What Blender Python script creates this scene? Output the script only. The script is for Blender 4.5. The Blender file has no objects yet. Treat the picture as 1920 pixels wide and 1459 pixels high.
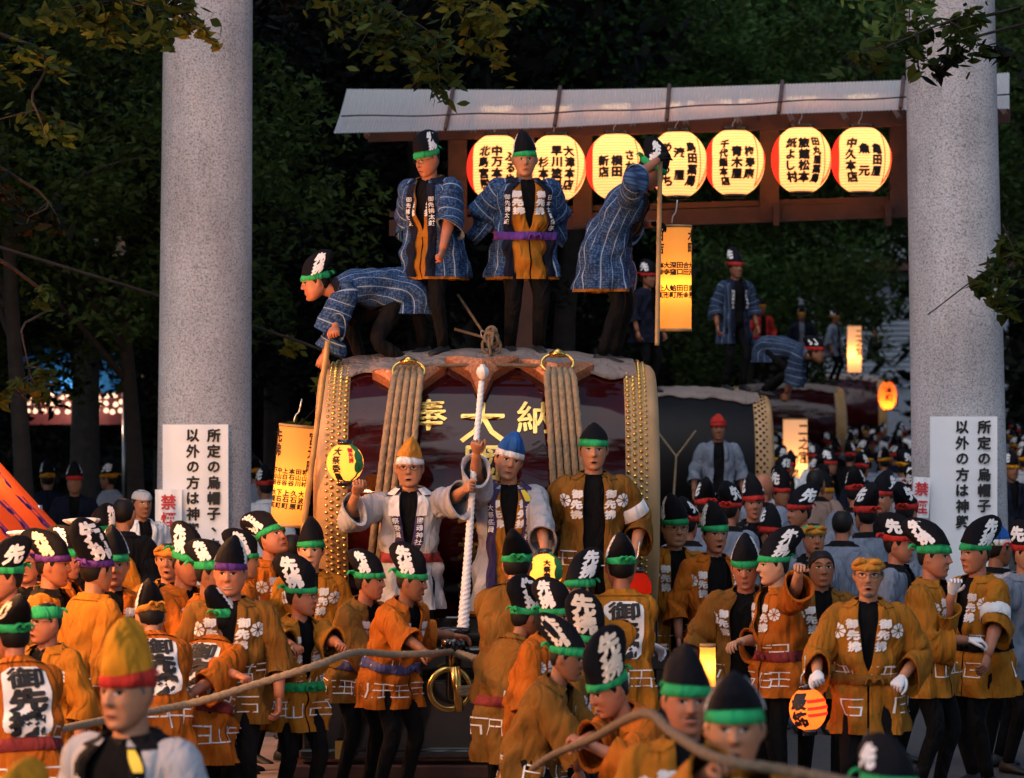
import bpy, bmesh, math, random
import numpy as np
from mathutils import Vector, Matrix
R_ = math.radians
PI = math.pi
rng = np.random.default_rng(7)
random.seed(7)
scn = bpy.context.scene
col = scn.collection
FPX = 6400.0; HZ = 740.0; CAMZ = 2.65          # focal length in photo pixels, horizon row, eye height
# ---------------------------------------------------------------- camera, sky, sun, exposure
cam_d = bpy.data.cameras.new('camera'); cam = bpy.data.objects.new('camera', cam_d); col.objects.link(cam)
cam.location = (0, 0, CAMZ); cam.rotation_euler = (PI/2, 0, 0)
cam_d.sensor_width = 36; cam_d.lens = 36*FPX/1920; cam_d.shift_y = (HZ-729.5)/1920
cam_d.clip_start = .5; cam_d.clip_end = 2000
cam_d.dof.use_dof = True; cam_d.dof.focus_distance = 24.0; cam_d.dof.aperture_fstop = 4.0
scn.camera = cam
world = bpy.data.worlds.new('World'); scn.world = world; world.use_nodes = True
wt = world.node_tree; wt.nodes.clear()
wo = wt.nodes.new('ShaderNodeOutputWorld'); wb = wt.nodes.new('ShaderNodeBackground'); ws = wt.nodes.new('ShaderNodeTexSky')
SUN_EL, SUN_AZ = 54.0, 205.0                     # the glow of the dusk sky comes from behind the camera
ws.sky_type = 'NISHITA'; ws.sun_disc = False; ws.sun_elevation = R_(SUN_EL); ws.sun_rotation = R_(SUN_AZ)
wb.inputs['Strength'].default_value = .10
wt.links.new(ws.outputs[0], wb.inputs[0]); wt.links.new(wb.outputs[0], wo.inputs[0])
sd = bpy.data.lights.new('sun', 'SUN'); so = bpy.data.objects.new('sun', sd); col.objects.link(so)
sd.energy = 1.0; sd.angle = R_(70); sd.color = (1, .95, .92)
_az = R_(SUN_AZ); _el = R_(SUN_EL)
_dir = Vector((math.sin(_az)*math.cos(_el), math.cos(_az)*math.cos(_el), math.sin(_el)))
so.rotation_euler = _dir.to_track_quat('Z', 'Y').to_euler()
so.location = (0, -20, 30)
vs = scn.view_settings; vs.view_transform = 'Standard'; vs.look = 'None'; vs.exposure = .62; vs.gamma = 1; vs.use_curve_mapping = False
scn.cycles.use_denoising = True; scn.cycles.max_bounces = 4; scn.cycles.diffuse_bounces = 2; scn.cycles.glossy_bounces = 2; scn.cycles.use_adaptive_sampling = True; scn.cycles.adaptive_threshold = .02
scn.cycles.transmission_bounces = 2; scn.cycles.sample_clamp_indirect = 4; scn.cycles.caustics_reflective = False; scn.cycles.caustics_refractive = False

def at(px, py, Y):
    return np.array([(px-960)*Y/FPX, Y, CAMZ-(py-HZ)*Y/FPX])
# ---------------------------------------------------------------- materials
MAT = {}
def nodes(m):
    m.use_nodes = True; t = m.node_tree; t.nodes.clear()
    o = t.nodes.new('ShaderNodeOutputMaterial'); p = t.nodes.new('ShaderNodeBsdfPrincipled')
    t.links.new(p.outputs[0], o.inputs[0]); return t, p, o
def mat(name, c, rough=.7, metal=0., var=.25, scale=6., bump=0., bscale=60., coat=0., spec=.5, sub=0., coords='pos', c2=None, crease=0.):
    if name in MAT: return MAT[name]
    m = bpy.data.materials.new(name); MAT[name] = m; t, p, o = nodes(m)
    N, L = t.nodes, t.links
    p.inputs['Roughness'].default_value = rough; p.inputs['Metallic'].default_value = metal
    p.inputs['Coat Weight'].default_value = coat; p.inputs['Coat Roughness'].default_value = .06
    p.inputs['Specular IOR Level'].default_value = spec
    if coords == 'pos': g = N.new('ShaderNodeNewGeometry'); src = g.outputs['Position']
    else: g = N.new('ShaderNodeTexCoord'); src = g.outputs['Object' if coords == 'obj' else 'UV']
    if var > 0:
        n = N.new('ShaderNodeTexNoise'); n.inputs['Scale'].default_value = scale; n.inputs['Detail'].default_value = 5
        L.new(src, n.inputs['Vector'])
        r = N.new('ShaderNodeMix'); r.data_type = 'RGBA'
        a = c2 or tuple(x*(1-var) for x in c); b = c if c2 else tuple(min(1, x*(1+var)) for x in c)
        r.inputs[6].default_value = (*a, 1); r.inputs[7].default_value = (*b, 1)
        mr = N.new('ShaderNodeMapRange'); mr.inputs[1].default_value = .3; mr.inputs[2].default_value = .7
        L.new(n.outputs[0], mr.inputs[0]); L.new(mr.outputs[0], r.inputs[0]); L.new(r.outputs[2], p.inputs['Base Color'])
    else: p.inputs['Base Color'].default_value = (*c, 1)
    if crease > 0:
        n3 = N.new('ShaderNodeTexNoise'); n3.inputs['Scale'].default_value = 4.4; n3.inputs['Detail'].default_value = 1.5; n3.inputs['Distortion'].default_value = 1.5
        vm = N.new('ShaderNodeVectorMath'); vm.operation = 'MULTIPLY'; vm.inputs[1].default_value = (2.2, 2.2, .8); L.new(src, vm.inputs[0]); L.new(vm.outputs[0], n3.inputs['Vector'])
        b3 = N.new('ShaderNodeBump'); b3.inputs['Strength'].default_value = crease; b3.inputs['Distance'].default_value = .10; L.new(n3.outputs[0], b3.inputs['Height']); L.new(b3.outputs[0], p.inputs['Normal'])
    if bump > 0:
        n2 = N.new('ShaderNodeTexNoise'); n2.inputs['Scale'].default_value = bscale; n2.inputs['Detail'].default_value = 4
        L.new(src, n2.inputs['Vector'])
        bp = N.new('ShaderNodeBump'); bp.inputs['Strength'].default_value = bump; bp.inputs['Distance'].default_value = .02
        L.new(n2.outputs[0], bp.inputs['Height'])
        if crease > 0: L.new(b3.outputs[0], bp.inputs['Normal'])
        L.new(bp.outputs[0], p.inputs['Normal'])
    return m
def cloth(name, c, var=.22, rough=.85): return mat(name, c, rough, var=var, scale=5, bump=.05, bscale=90, spec=.15, crease=.5)
cloth('mustard', (.31, .120, .012)); cloth('orange_cloth', (.39, .100, .008)); cloth('ochre', (.19, .082, .013))
cloth('amber', (.37, .138, .012)); cloth('grey_cloth', (.36, .37, .41), .1); cloth('grey_blue', (.16, .19, .25), .15)
cloth('black_cloth', (.0035, .0035, .0045), .3); cloth('dark_navy', (.007, .009, .022), .3); cloth('green_cloth', (.025, .36, .125), .2)
cloth('red_cloth', (.45, .03, .022), .2); cloth('purple_cloth', (.10, .035, .22), .2); cloth('white_cloth', (.72, .71, .72), .06)
cloth('yellow_cloth', (.52, .21, .012), .2); cloth('blue_cloth', (.02, .10, .36), .25); cloth('orange_wrap', (.48, .20, .03), .3)
cloth('lapel_purple', (.05, .035, .10), .2); mat('hat_black', (.0035, .0035, .006), .8, var=.3, scale=5, bump=.15, bscale=40, spec=.15, crease=.12); cloth('patterned_belt', (.09, .09, .22), .5)
cloth('wine_belt', (.20, .03, .03), .4); cloth('mat_cloth', (.22, .175, .16), .15); cloth('tan_shirt', (.25, .17, .14), .15)
mat('print_white', (.78, .76, .76), .7, var=.05); mat('print_black', (.01, .01, .012), .7, var=0)
mat('print_cream', (.70, .58, .46), .7, var=.1); mat('print_red', (.62, .02, .03), .6, var=0); mat('print_green', (.02, .22, .06), .6, var=.2)
mat('yellow_tag', (.75, .58, .03), .5, var=.05); mat('print_grey', (.28, .26, .28), .7, var=.1)
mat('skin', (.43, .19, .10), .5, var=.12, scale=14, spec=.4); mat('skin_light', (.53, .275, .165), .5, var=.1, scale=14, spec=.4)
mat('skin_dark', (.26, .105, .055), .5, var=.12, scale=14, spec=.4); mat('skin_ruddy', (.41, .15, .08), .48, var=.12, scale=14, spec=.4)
mat('hair', (.006, .005, .005), .6, var=.3, spec=.25); mat('hair_grey', (.12, .11, .11), .6, var=.3)
mat('eye_dark', (.012, .008, .007), .25, var=0); mat('eye_white', (.62, .58, .55), .35, var=0); mat('lip', (.36, .115, .085), .5, var=0)
mat('shoe', (.006, .006, .008), .6, var=.2); mat('glove_white', (.70, .70, .74), .8, var=.06); mat('wire_black', (.02, .02, .02), .3, metal=.6, var=0)
# indigo coat: woven scale pattern with pale vertical lines, laid out in cloth coordinates
def navy_mat(name, dark, mid, line):
    m = bpy.data.materials.new(name); MAT[name] = m; t, p, o = nodes(m); N, L = t.nodes, t.links
    p.inputs['Roughness'].default_value = .85; p.inputs['Specular IOR Level'].default_value = .2
    uv = N.new('ShaderNodeTexCoord'); sx = N.new('ShaderNodeSeparateXYZ'); L.new(uv.outputs['UV'], sx.inputs[0])
    vo = N.new('ShaderNodeTexVoronoi'); vo.inputs['Scale'].default_value = 55; vo.inputs['Randomness'].default_value = .5; L.new(uv.outputs['UV'], vo.inputs['Vector'])
    mr = N.new('ShaderNodeMapRange'); mr.inputs[1].default_value = .2; mr.inputs[2].default_value = .65; L.new(vo.outputs['Distance'], mr.inputs[0])
    mx = N.new('ShaderNodeMix'); mx.data_type = 'RGBA'; mx.inputs[6].default_value = (*mid, 1); mx.inputs[7].default_value = (*dark, 1); L.new(mr.outputs[0], mx.inputs[0])
    a = N.new('ShaderNodeMath'); a.operation = 'MULTIPLY'; a.inputs[1].default_value = 1/.075; L.new(sx.outputs[0], a.inputs[0])
    f = N.new('ShaderNodeMath'); f.operation = 'FRACT'; L.new(a.outputs[0], f.inputs[0])
    lt = N.new('ShaderNodeMath'); lt.operation = 'LESS_THAN'; lt.inputs[1].default_value = .085; L.new(f.outputs[0], lt.inputs[0])
    m2 = N.new('ShaderNodeMix'); m2.data_type = 'RGBA'; m2.inputs[7].default_value = (*line, 1); L.new(mx.outputs[2], m2.inputs[6]); L.new(lt.outputs[0], m2.inputs[0])
    L.new(m2.outputs[2], p.inputs['Base Color'])
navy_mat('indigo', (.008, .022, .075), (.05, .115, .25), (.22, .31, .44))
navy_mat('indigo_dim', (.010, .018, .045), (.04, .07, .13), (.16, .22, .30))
# ---------------------------------------------------------------- mesh builder
class MB:
    def __init__(s): s.v = []; s.f = []; s.m = []; s.uv = []; s.n = 0; s.has_uv = False
    def add(s, v, f, m=0, uv=None):
        v = np.asarray(v, float).reshape(-1, 3); f = np.asarray(f, np.int64)
        if len(f) == 0: return
        s.v.append(v); s.f.append(f+s.n); s.m.append(np.full(len(f), m)); s.n += len(v)
        s.uv.append(np.zeros((len(v), 2)) if uv is None else np.asarray(uv, float).reshape(-1, 2)); s.has_uv |= uv is not None
    def grid(s, P, cu=False, m=0, uv=None, cap0=False, cap1=False):
        """P[i,j]: rows i, columns j; cu closes the columns"""
        a, b = P.shape[:2]; i = np.arange(a-1)[:, None]; j = np.arange(b if cu else b-1)[None, :]; j2 = (j+1) % b
        f = np.stack([i*b+j, i*b+j2, (i+1)*b+j2, (i+1)*b+j], -1).reshape(-1, 4)
        base = s.n; s.add(P.reshape(-1, 3), f, m, uv)
        for flag, row, fl in ((cap0, 0, True), (cap1, a-1, False)):
            if flag:
                c = P[row].mean(0); jj = np.arange(b); k = s.n
                t = np.stack([base+row*b+jj, base+row*b+(jj+1) % b, np.full(b, k)], -1)
                if fl: t = t[:, ::-1]
                s.v.append(c[None]); s.n += 1; s.uv.append(np.zeros((1, 2))); s.f.append(t); s.m.append(np.full(b, m))
    def tube(s, path, rad, n=8, m=0, cap=True, flat=None):
        path = np.asarray(path, float); K = len(path); rad = np.broadcast_to(np.asarray(rad, float).reshape(-1) if np.ndim(rad) else np.full(K, rad), (K,))
        T = np.gradient(path, axis=0); T /= np.linalg.norm(T, axis=1, keepdims=True)+1e-9
        ref = np.array([0, 0, 1.]) if abs(T[0, 2]) < .9 else np.array([1., 0, 0])
        P = np.zeros((K, n, 3)); a = np.linspace(0, 2*PI, n, endpoint=False); u = np.cross(T[0], ref); u /= np.linalg.norm(u)
        for k in range(K):
            u = u-T[k]*np.dot(u, T[k]); u /= np.linalg.norm(u)+1e-9; w = np.cross(T[k], u)
            fr = 1 if flat is None else flat
            P[k] = path[k]+rad[k]*(np.cos(a)[:, None]*u+fr*np.sin(a)[:, None]*w)
        s.grid(P, True, m, None, cap, cap)
    def box(s, lo, hi, m=0, M=None):
        lo = np.asarray(lo, float); hi = np.asarray(hi, float)
        v = np.array([[(lo, hi)[i][0], (lo, hi)[j][1], (lo, hi)[k][2]] for i in (0, 1) for j in (0, 1) for k in (0, 1)])
        if M is not None: v = v @ M[:3, :3].T+M[:3, 3]
        s.add(v, [[0, 1, 3, 2], [4, 6, 7, 5], [0, 4, 5, 1], [2, 3, 7, 6], [0, 2, 6, 4], [1, 5, 7, 3]], m)
    def lathe(s, prof, n=20, m=0, c=(0, 0, 0), axis='z', cap=False):
        prof = np.asarray(prof, float); a = np.linspace(0, 2*PI, n, endpoint=False)
        x = prof[:, 0][:, None]*np.cos(a); y = prof[:, 0][:, None]*np.sin(a); z = np.broadcast_to(prof[:, 1][:, None], x.shape)
        P = {'z': np.stack([x, y, z], -1), 'x': np.stack([z, x, y], -1), 'y': np.stack([y, z, x], -1)}[axis]+np.asarray(c)
        s.grid(P, True, m, None, cap, cap)
    def data(s, name, mats, smooth=True):
        me = bpy.data.meshes.new(name)
        V = np.concatenate(s.v) if s.v else np.zeros((0, 3))
        me.vertices.add(len(V)); me.vertices.foreach_set('co', V.ravel().astype(np.float32))
        idx = np.concatenate([f.ravel() for f in s.f]) if s.f else np.zeros(0, int)
        tot = np.concatenate([np.full(len(f), f.shape[1]) for f in s.f]) if s.f else np.zeros(0, int)
        me.loops.add(len(idx)); me.loops.foreach_set('vertex_index', idx.astype(np.int32))
        st = np.concatenate([[0], np.cumsum(tot)[:-1]]) if len(tot) else tot
        me.polygons.add(len(tot)); me.polygons.foreach_set('loop_start', st.astype(np.int32)); me.polygons.foreach_set('loop_total', tot.astype(np.int32))
        me.polygons.foreach_set('material_index', np.concatenate(s.m).astype(np.int32)); me.polygons.foreach_set('use_smooth', np.full(len(tot), smooth))
        if s.has_uv:
            U = np.concatenate(s.uv)[idx]; l = me.uv_layers.new(name='UVMap'); l.data.foreach_set('uv', U.ravel().astype(np.float32))
        for m in mats: me.materials.append(MAT[m] if isinstance(m, str) else m)
        me.update(calc_edges=True); me.validate(); return me
    def build(s, name, mats, parent=None, smooth=True):
        if isinstance(mats, str): mats = [mats]
        return link(name, s.data(name, mats, smooth), parent)
def link(name, me, parent=None):
    o = bpy.data.objects.new(name, me); col.objects.link(o)
    if parent is not None: o.parent = parent
    return o
def empty(name, loc=(0, 0, 0), rz=0):
    o = bpy.data.objects.new(name, None); col.objects.link(o); o.location = loc; o.rotation_euler = (0, 0, rz); o.empty_display_size = .1; return o
def tag(o, label=None, cat=None, group=None, kind=None):
    if label: o['label'] = label
    if cat: o['category'] = cat
    if group: o['group'] = group
    if kind: o['kind'] = kind
    return o
def copy_tree(o, parent=None):
    c = o.copy(); col.objects.link(c); c.parent = parent
    for ch in list(o.children): copy_tree(ch, c)
    return c
def norm(v): v = np.asarray(v, float); return v/(np.linalg.norm(v)+1e-9)
# ---------------------------------------------------------------- writing: glyph outlines as flat triangles, later laid on surfaces
GL = {}
def glyph(ch, bold=.0):
    k = (ch, bold)
    if k in GL: return GL[k]
    if bold > 0:
        area = lambda g: (lambda a: np.abs((a[:, 1, 0]-a[:, 0, 0])*(a[:, 2, 1]-a[:, 0, 1])-(a[:, 1, 1]-a[:, 0, 1])*(a[:, 2, 0]-a[:, 0, 0])).sum() if len(a) else 0)(g[0][g[1]] if len(g[1]) else np.zeros((0, 3, 2)))
        a0 = area(glyph(ch, 0)); g = glyph(ch, 0)
        for b in (bold, bold*.6, bold*.35):
            q = raw_glyph(ch, b)
            if a0*1.02 < area(q) < a0*3.2 and abs(q[0]).max() < abs(g[0]).max()+bold+.05: g = q; break
        GL[k] = g; return g
    GL[k] = raw_glyph(ch, bold); return GL[k]
def raw_glyph(ch, bold):
    cu = bpy.data.curves.new('t', 'FONT'); cu.body = ch; cu.offset = bold; cu.resolution_u = 2; cu.align_x = 'CENTER'
    ob = bpy.data.objects.new('t', cu); col.objects.link(ob)
    dg = bpy.context.evaluated_depsgraph_get(); me = ob.evaluated_get(dg).to_mesh()
    me.calc_loop_triangles(); n = len(me.vertices); v = np.zeros(n*3); me.vertices.foreach_get('co', v); v = v.reshape(-1, 3)[:, :2]
    t = np.zeros(len(me.loop_triangles)*3, np.int32); me.loop_triangles.foreach_get('vertices', t); t = t.reshape(-1, 3)
    if n: v = v-(v.min(0)+v.max(0))/2
    if len(t):
        a = v[t]; ar = (a[:, 1, 0]-a[:, 0, 0])*(a[:, 2, 1]-a[:, 0, 1])-(a[:, 1, 1]-a[:, 0, 1])*(a[:, 2, 0]-a[:, 0, 0])
        t = np.where(ar[:, None] < 0, t[:, ::-1], t)
    bpy.data.objects.remove(ob); bpy.data.curves.remove(cu); return v, t
def split(v, t, L):
    for _ in range(3):
        a = v[t]; e = np.linalg.norm(a-np.roll(a, -1, 1), axis=2).max(1); big = e > L
        if not big.any(): break
        tb = t[big]; n = len(v); k = len(tb)
        mids = [(v[tb[:, i]]+v[tb[:, (i+1) % 3]])/2 for i in range(3)]; v = np.concatenate([v]+mids)
        m = [np.arange(n+i*k, n+(i+1)*k) for i in range(3)]
        t = np.concatenate([t[~big], np.stack([tb[:, 0], m[0], m[2]], 1), np.stack([m[0], tb[:, 1], m[1]], 1), np.stack([m[2], m[1], tb[:, 2]], 1), np.stack(m, 1)])
    return v, t
def fatten(v, t, d):
    """heavier brush: the outline repeated a hair's breadth aside, each copy a fraction of a millimetre higher"""
    V, T = [], []
    for i, (x, y) in enumerate(((0, 0), (1, .3), (-1, -.3), (.3, 1), (-.3, -1))):
        q = np.concatenate([v[:, :2]+np.array([x, y])*d, np.full((len(v), 1), i*.0005)], 1); T.append(t+i*len(v)); V.append(q)
    return np.concatenate(V), np.concatenate(T)
def column(text, size, bold=.02, pitch=1.08, sx=1., L=.06):
    """vertical column of characters, origin at the top centre"""
    V, T, n = [], [], 0
    for i, ch in enumerate(text):
        if ch == ' ': continue
        v, t = glyph(ch, bold)
        if len(v) == 0: continue
        v = v*np.array([sx, 1])*size*.98+np.array([0, -(i+.5)*size*pitch]); v, t = split(v, t, L)
        V.append(v); T.append(t+n); n += len(v)
    return (np.concatenate(V), np.concatenate(T)) if V else (np.zeros((0, 2)), np.zeros((0, 3), int))
def disc(r, n=16, petals=0):
    a = np.linspace(0, 2*PI, n, endpoint=False); rr = r*np.ones(n)
    v = np.concatenate([[[0, 0]], np.stack([rr*np.cos(a), rr*np.sin(a)], 1)]); t = np.array([[0, 1+i, 1+(i+1) % n] for i in range(n)])
    if petals:
        V, T, m = [], [], 0
        for p in range(petals):
            b = 2*PI*p/petals; h = PI/petals*.86; s = [[.18*r*math.cos(b), .18*r*math.sin(b)]]+[[r*(.94+.06*math.cos(q*PI))*math.cos(b+q*h), r*(.94+.06*math.cos(q*PI))*math.sin(b+q*h)] for q in (-1, -.5, 0, .5, 1)]
            V += s; T += [[m, m+i, m+i+1] for i in range(1, 5)]; m += 6
        v, t = np.array(V), np.array(T)
    return v, t
def rrect(w, h, r=.03, nx=8, ny=14):
    u = np.linspace(-1, 1, nx); q = np.linspace(-1, 1, ny); V = []
    for y in q:
        e = abs(y)*h/2-(h/2-r); cut = r-math.sqrt(max(0, r*r-e*e)) if e > 0 else 0
        for x in u: V.append([x*(w/2-cut), y*h/2])
    T = []
    for i in range(ny-1):
        for j in range(nx-1): a = i*nx+j; T += [[a, a+1, a+nx+1], [a, a+nx+1, a+nx]]
    return np.array(V), np.array(T)
def strokes(lines, w):
    """poly-lines as flat strips"""
    V, T, n = [], [], 0
    for ln in lines:
        ln = np.asarray(ln, float)
        for a, b in zip(ln[:-1], ln[1:]):
            d = b-a; l = np.linalg.norm(d); d = d/l; q = np.array([-d[1], d[0]])*w/2; k = max(2, int(l/.03)+1)
            for s in np.linspace(0, 1, k):
                p = a+(b-a)*s+(d*w/2*(2*s-1)); V += [p-q, p+q]
            for i in range(k-1): T += [[n+2*i, n+2*i+2, n+2*i+3], [n+2*i, n+2*i+3, n+2*i+1]]
            n += 2*k
    return np.array(V), np.array(T)
# ---------------------------------------------------------------- people
HZt = np.array([-.120, -.114, -.10, -.08, -.05, -.02, .02, .06, .095, .112, .118])
HW = np.array([.002, .027, .046, .059, .070, .0755, .0775, .072, .053, .031, .002])
HD = np.array([.002, .028, .049, .067, .084, .093, .098, .091, .067, .041, .002])
HC = np.array([-.048, -.046, -.035, -.021, -.007, .001, .004, .006, .010, .012, .012])
FV = dict(nose=1., cheek=1., jaw=1., brow=1., lip=1., chin=1.)
def head_pt(th, z, off=0., fat=1.):
    """point on the head: th = 0 faces forward (-y), z measured from mid-head"""
    th, z = np.broadcast_arrays(np.asarray(th, float), np.asarray(z, float))
    w = np.interp(z, HZt, HW)*fat*np.interp(z, [-.12, -.06, .0], [FV['jaw'], FV['jaw'], 1]); d = np.interp(z, HZt, HD); c = np.interp(z, HZt, HC)
    s, co = np.sin(th), np.cos(th); x = w*s; ax = np.abs(x); fr = (co > 0)
    g = lambda a, b: np.exp(-(a*a)-(b*b))
    nz = np.clip((.034-z)/.050, 0, 1)*np.clip((z+.032)/.012, 0, 1)
    b = .026*FV['nose']*np.exp(-(x/(.008+.008*nz))**2)*nz
    b = b-.008*g((ax-.032)/.017, (z-.017)/.012)+.005*FV['brow']*g(x/.05, (z-.040)/.010)+.005*FV['cheek']*g((ax-.042)/.018, (z+.022)/.02)
    b = b+.007*FV['lip']*g(x/.022, (z+.060)/.010)-.005*g(x/.03, (z+.078)/.007)-.0035*FV['cheek']*g((ax-.031-.18*np.clip(-.03-z, 0, .05))/.005, (z+.045)/.018)+.007*FV['chin']*g(x/.022, (z+.100)/.012)
    b = np.where(fr, b, 0)
    t = np.arctan2(s, co); ear = .021*np.exp(-((np.abs(t)-1.68)/.085)**4-((z-.002)/.030)**4)
    return np.stack([x*(1+(off+ear)/np.maximum(w, .02)), c-(d+b+off)*co*np.where(True, 1, 1), z+0*x], -1)
def head_patch(mb, M, x0, z0, hw, hh, m, off=.0018, arc=0., nx=7, fat=1.02):
    u = np.linspace(-1, 1, nx); rows = []
    for q in (-1, 0, 1):
        x = x0+u*hw; z = z0+q*hh*np.sqrt(np.maximum(1-u*u, .02))+arc*(1-u*u)
        w = np.interp(z, HZt, HW)*fat; rows.append(head_pt(np.arcsin(np.clip(x/w, -.98, .98)), z, off, fat))
    P = np.array(rows); mb.grid(P @ M[:3, :3].T+M[:3, 3], False, m)
TORSO = np.array([[-.60, .245, .205], [-.30, .225, .185], [0, .192, .155], [.12, .178, .140], [.20, .185, .138], [.32, .203, .140], [.40, .208, .132],
                  [.440, .212, .122], [.470, .196, .112], [.492, .150, .098], [.512, .096, .084], [.535, .068, .072]])
MAZE = [[[(0, 0), (0, 1), (1, 1), (1, .6), (0, .6)]], [[(0, 1), (1, 1)], [(0, .5), (1, .5)], [(0, 0), (1, 0)], [(.5, 0), (.5, 1)]],
        [[(0, 1), (1, 1), (1, .5), (0, .5), (0, 0), (1, 0)]], [[(0, 1), (0, 0), (1, 0), (1, 1)], [(.5, 0), (.5, .8)]],
        [[(0, 0), (0, 1), (1, 1)], [(0, .55), (.8, .55), (.8, 0)]], [[(1, 1), (0, 1), (0, 0), (1, 0), (1, .5), (.4, .5)]]]
class Pose: pass
def ik(S, W, l1, l2, pole):
    d = W-S; L = np.linalg.norm(d); Lm = (l1+l2)*.995
    if L > Lm: W = S+d/L*Lm; d = W-S; L = Lm
    u = d/(L+1e-9); a = (l1*l1-l2*l2+L*L)/(2*L+1e-9); h = math.sqrt(max(l1*l1-a*a, 1e-6))
    p = pole-u*np.dot(pole, u); p = norm(p); return S+u*a+p*h, W
def bez(pts, n):
    """smooth poly-line through pts (Catmull-Rom)"""
    p = np.asarray(pts, float); q = np.concatenate([[2*p[0]-p[1]], p, [2*p[-1]-p[-2]]]); out = []
    for i in range(len(p)-1):
        for t in np.linspace(0, 1, n, endpoint=False):
            a, b, c, d = q[i:i+4]; out.append(.5*((2*b)+(-a+c)*t+(2*a-5*b+4*c-d)*t*t+(-a+3*b-3*c+d)*t**3))
    out.append(p[-1]); return np.array(out)
def hand(mb, Wr, d, n, side, k, m, grip=.35, lod=1):
    """wrist, finger direction, palm normal; side = thumb side"""
    d = norm(d); n = norm(n-d*np.dot(n, d)); s = np.cross(d, n)*side
    P = []
    a = np.linspace(0, 2*PI, 8, endpoint=False)
    for t, w, h in ((-.03, .024, .021), (0, .027, .020), (.03, .037, .019), (.06, .042, .017), (.088, .040, .014), (.097, .030, .008)):
        P.append(Wr+d*t*k+(np.cos(a)[:, None]*s*w+np.sin(a)[:, None]*n*h)*k)
    mb.grid(np.array(P), True, m, None, True, True)
    nf = 5 if lod else 4
    for i, (o, ln) in enumerate(((.030, .072), (.010, .082), (-.010, .076), (-.029, .060))):
        p = Wr+(d*.080+s*o)*k; pts = [p]; ang = grip*.25
        for j, fr in enumerate((.12, .42, .28, .22)):
            ang += 0 if j == 0 else grip*(1.5, 1.6, 1.0)[j-1]*(1+.08*i)
            p = p+(d*math.cos(ang)+n*math.sin(ang))*ln*fr*1.05*k; pts.append(p)
        mb.tube(bez(pts, 2), np.array([.0095, .0098, .0096, .0092, .009, .0086, .0082, .0076, .005])*k, nf+1, m)
    p = Wr+(d*.022+s*.030)*k; b = norm(s*(.85-.5*grip)+d*.75+n*.35); pts = [Wr+(d*.015+s*.016)*k, p, p+b*.032*k, p+(b*.045+d*.014+n*.012*grip)*k, p+(b*.045+d*.036+n*(.012+.024*grip)-s*.012*grip)*k]
    mb.tube(bez(pts, 2), np.array([.013, .0135, .013, .012, .0112, .0105, .010, .009, .006])*k, nf+1, m)
def hat_pt(p, y, z, side, off):
    t = np.clip((z-p['z0'])/p['h'], 0, 1); rx, ry, cy = p['rx'](t), p['ry'](t), p['cy'](t)
    return np.stack([side*(rx*np.sqrt(np.clip(1-((y-cy)/np.maximum(ry, .01))**2, .0, 1))**.9+off), y, z], -1)
def hat_shape(h=.19, back=.055, w=.066, belly=.125, top=.022, z0=.072):
    p = dict(h=h, z0=z0)
    p['rx'] = lambda t: w*(1-t**1.5)**.8+top*np.sqrt(np.clip(1-t, 0, 1))+.001
    p['ry'] = lambda t: np.interp(t, [0, .18, .45, .7, .85, .94, .985, 1], [.097, .108, belly, belly*.93, belly*.72, belly*.45, belly*.2, .004])
    p['cy'] = lambda t: .006+back*t*1.2
    return p
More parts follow.
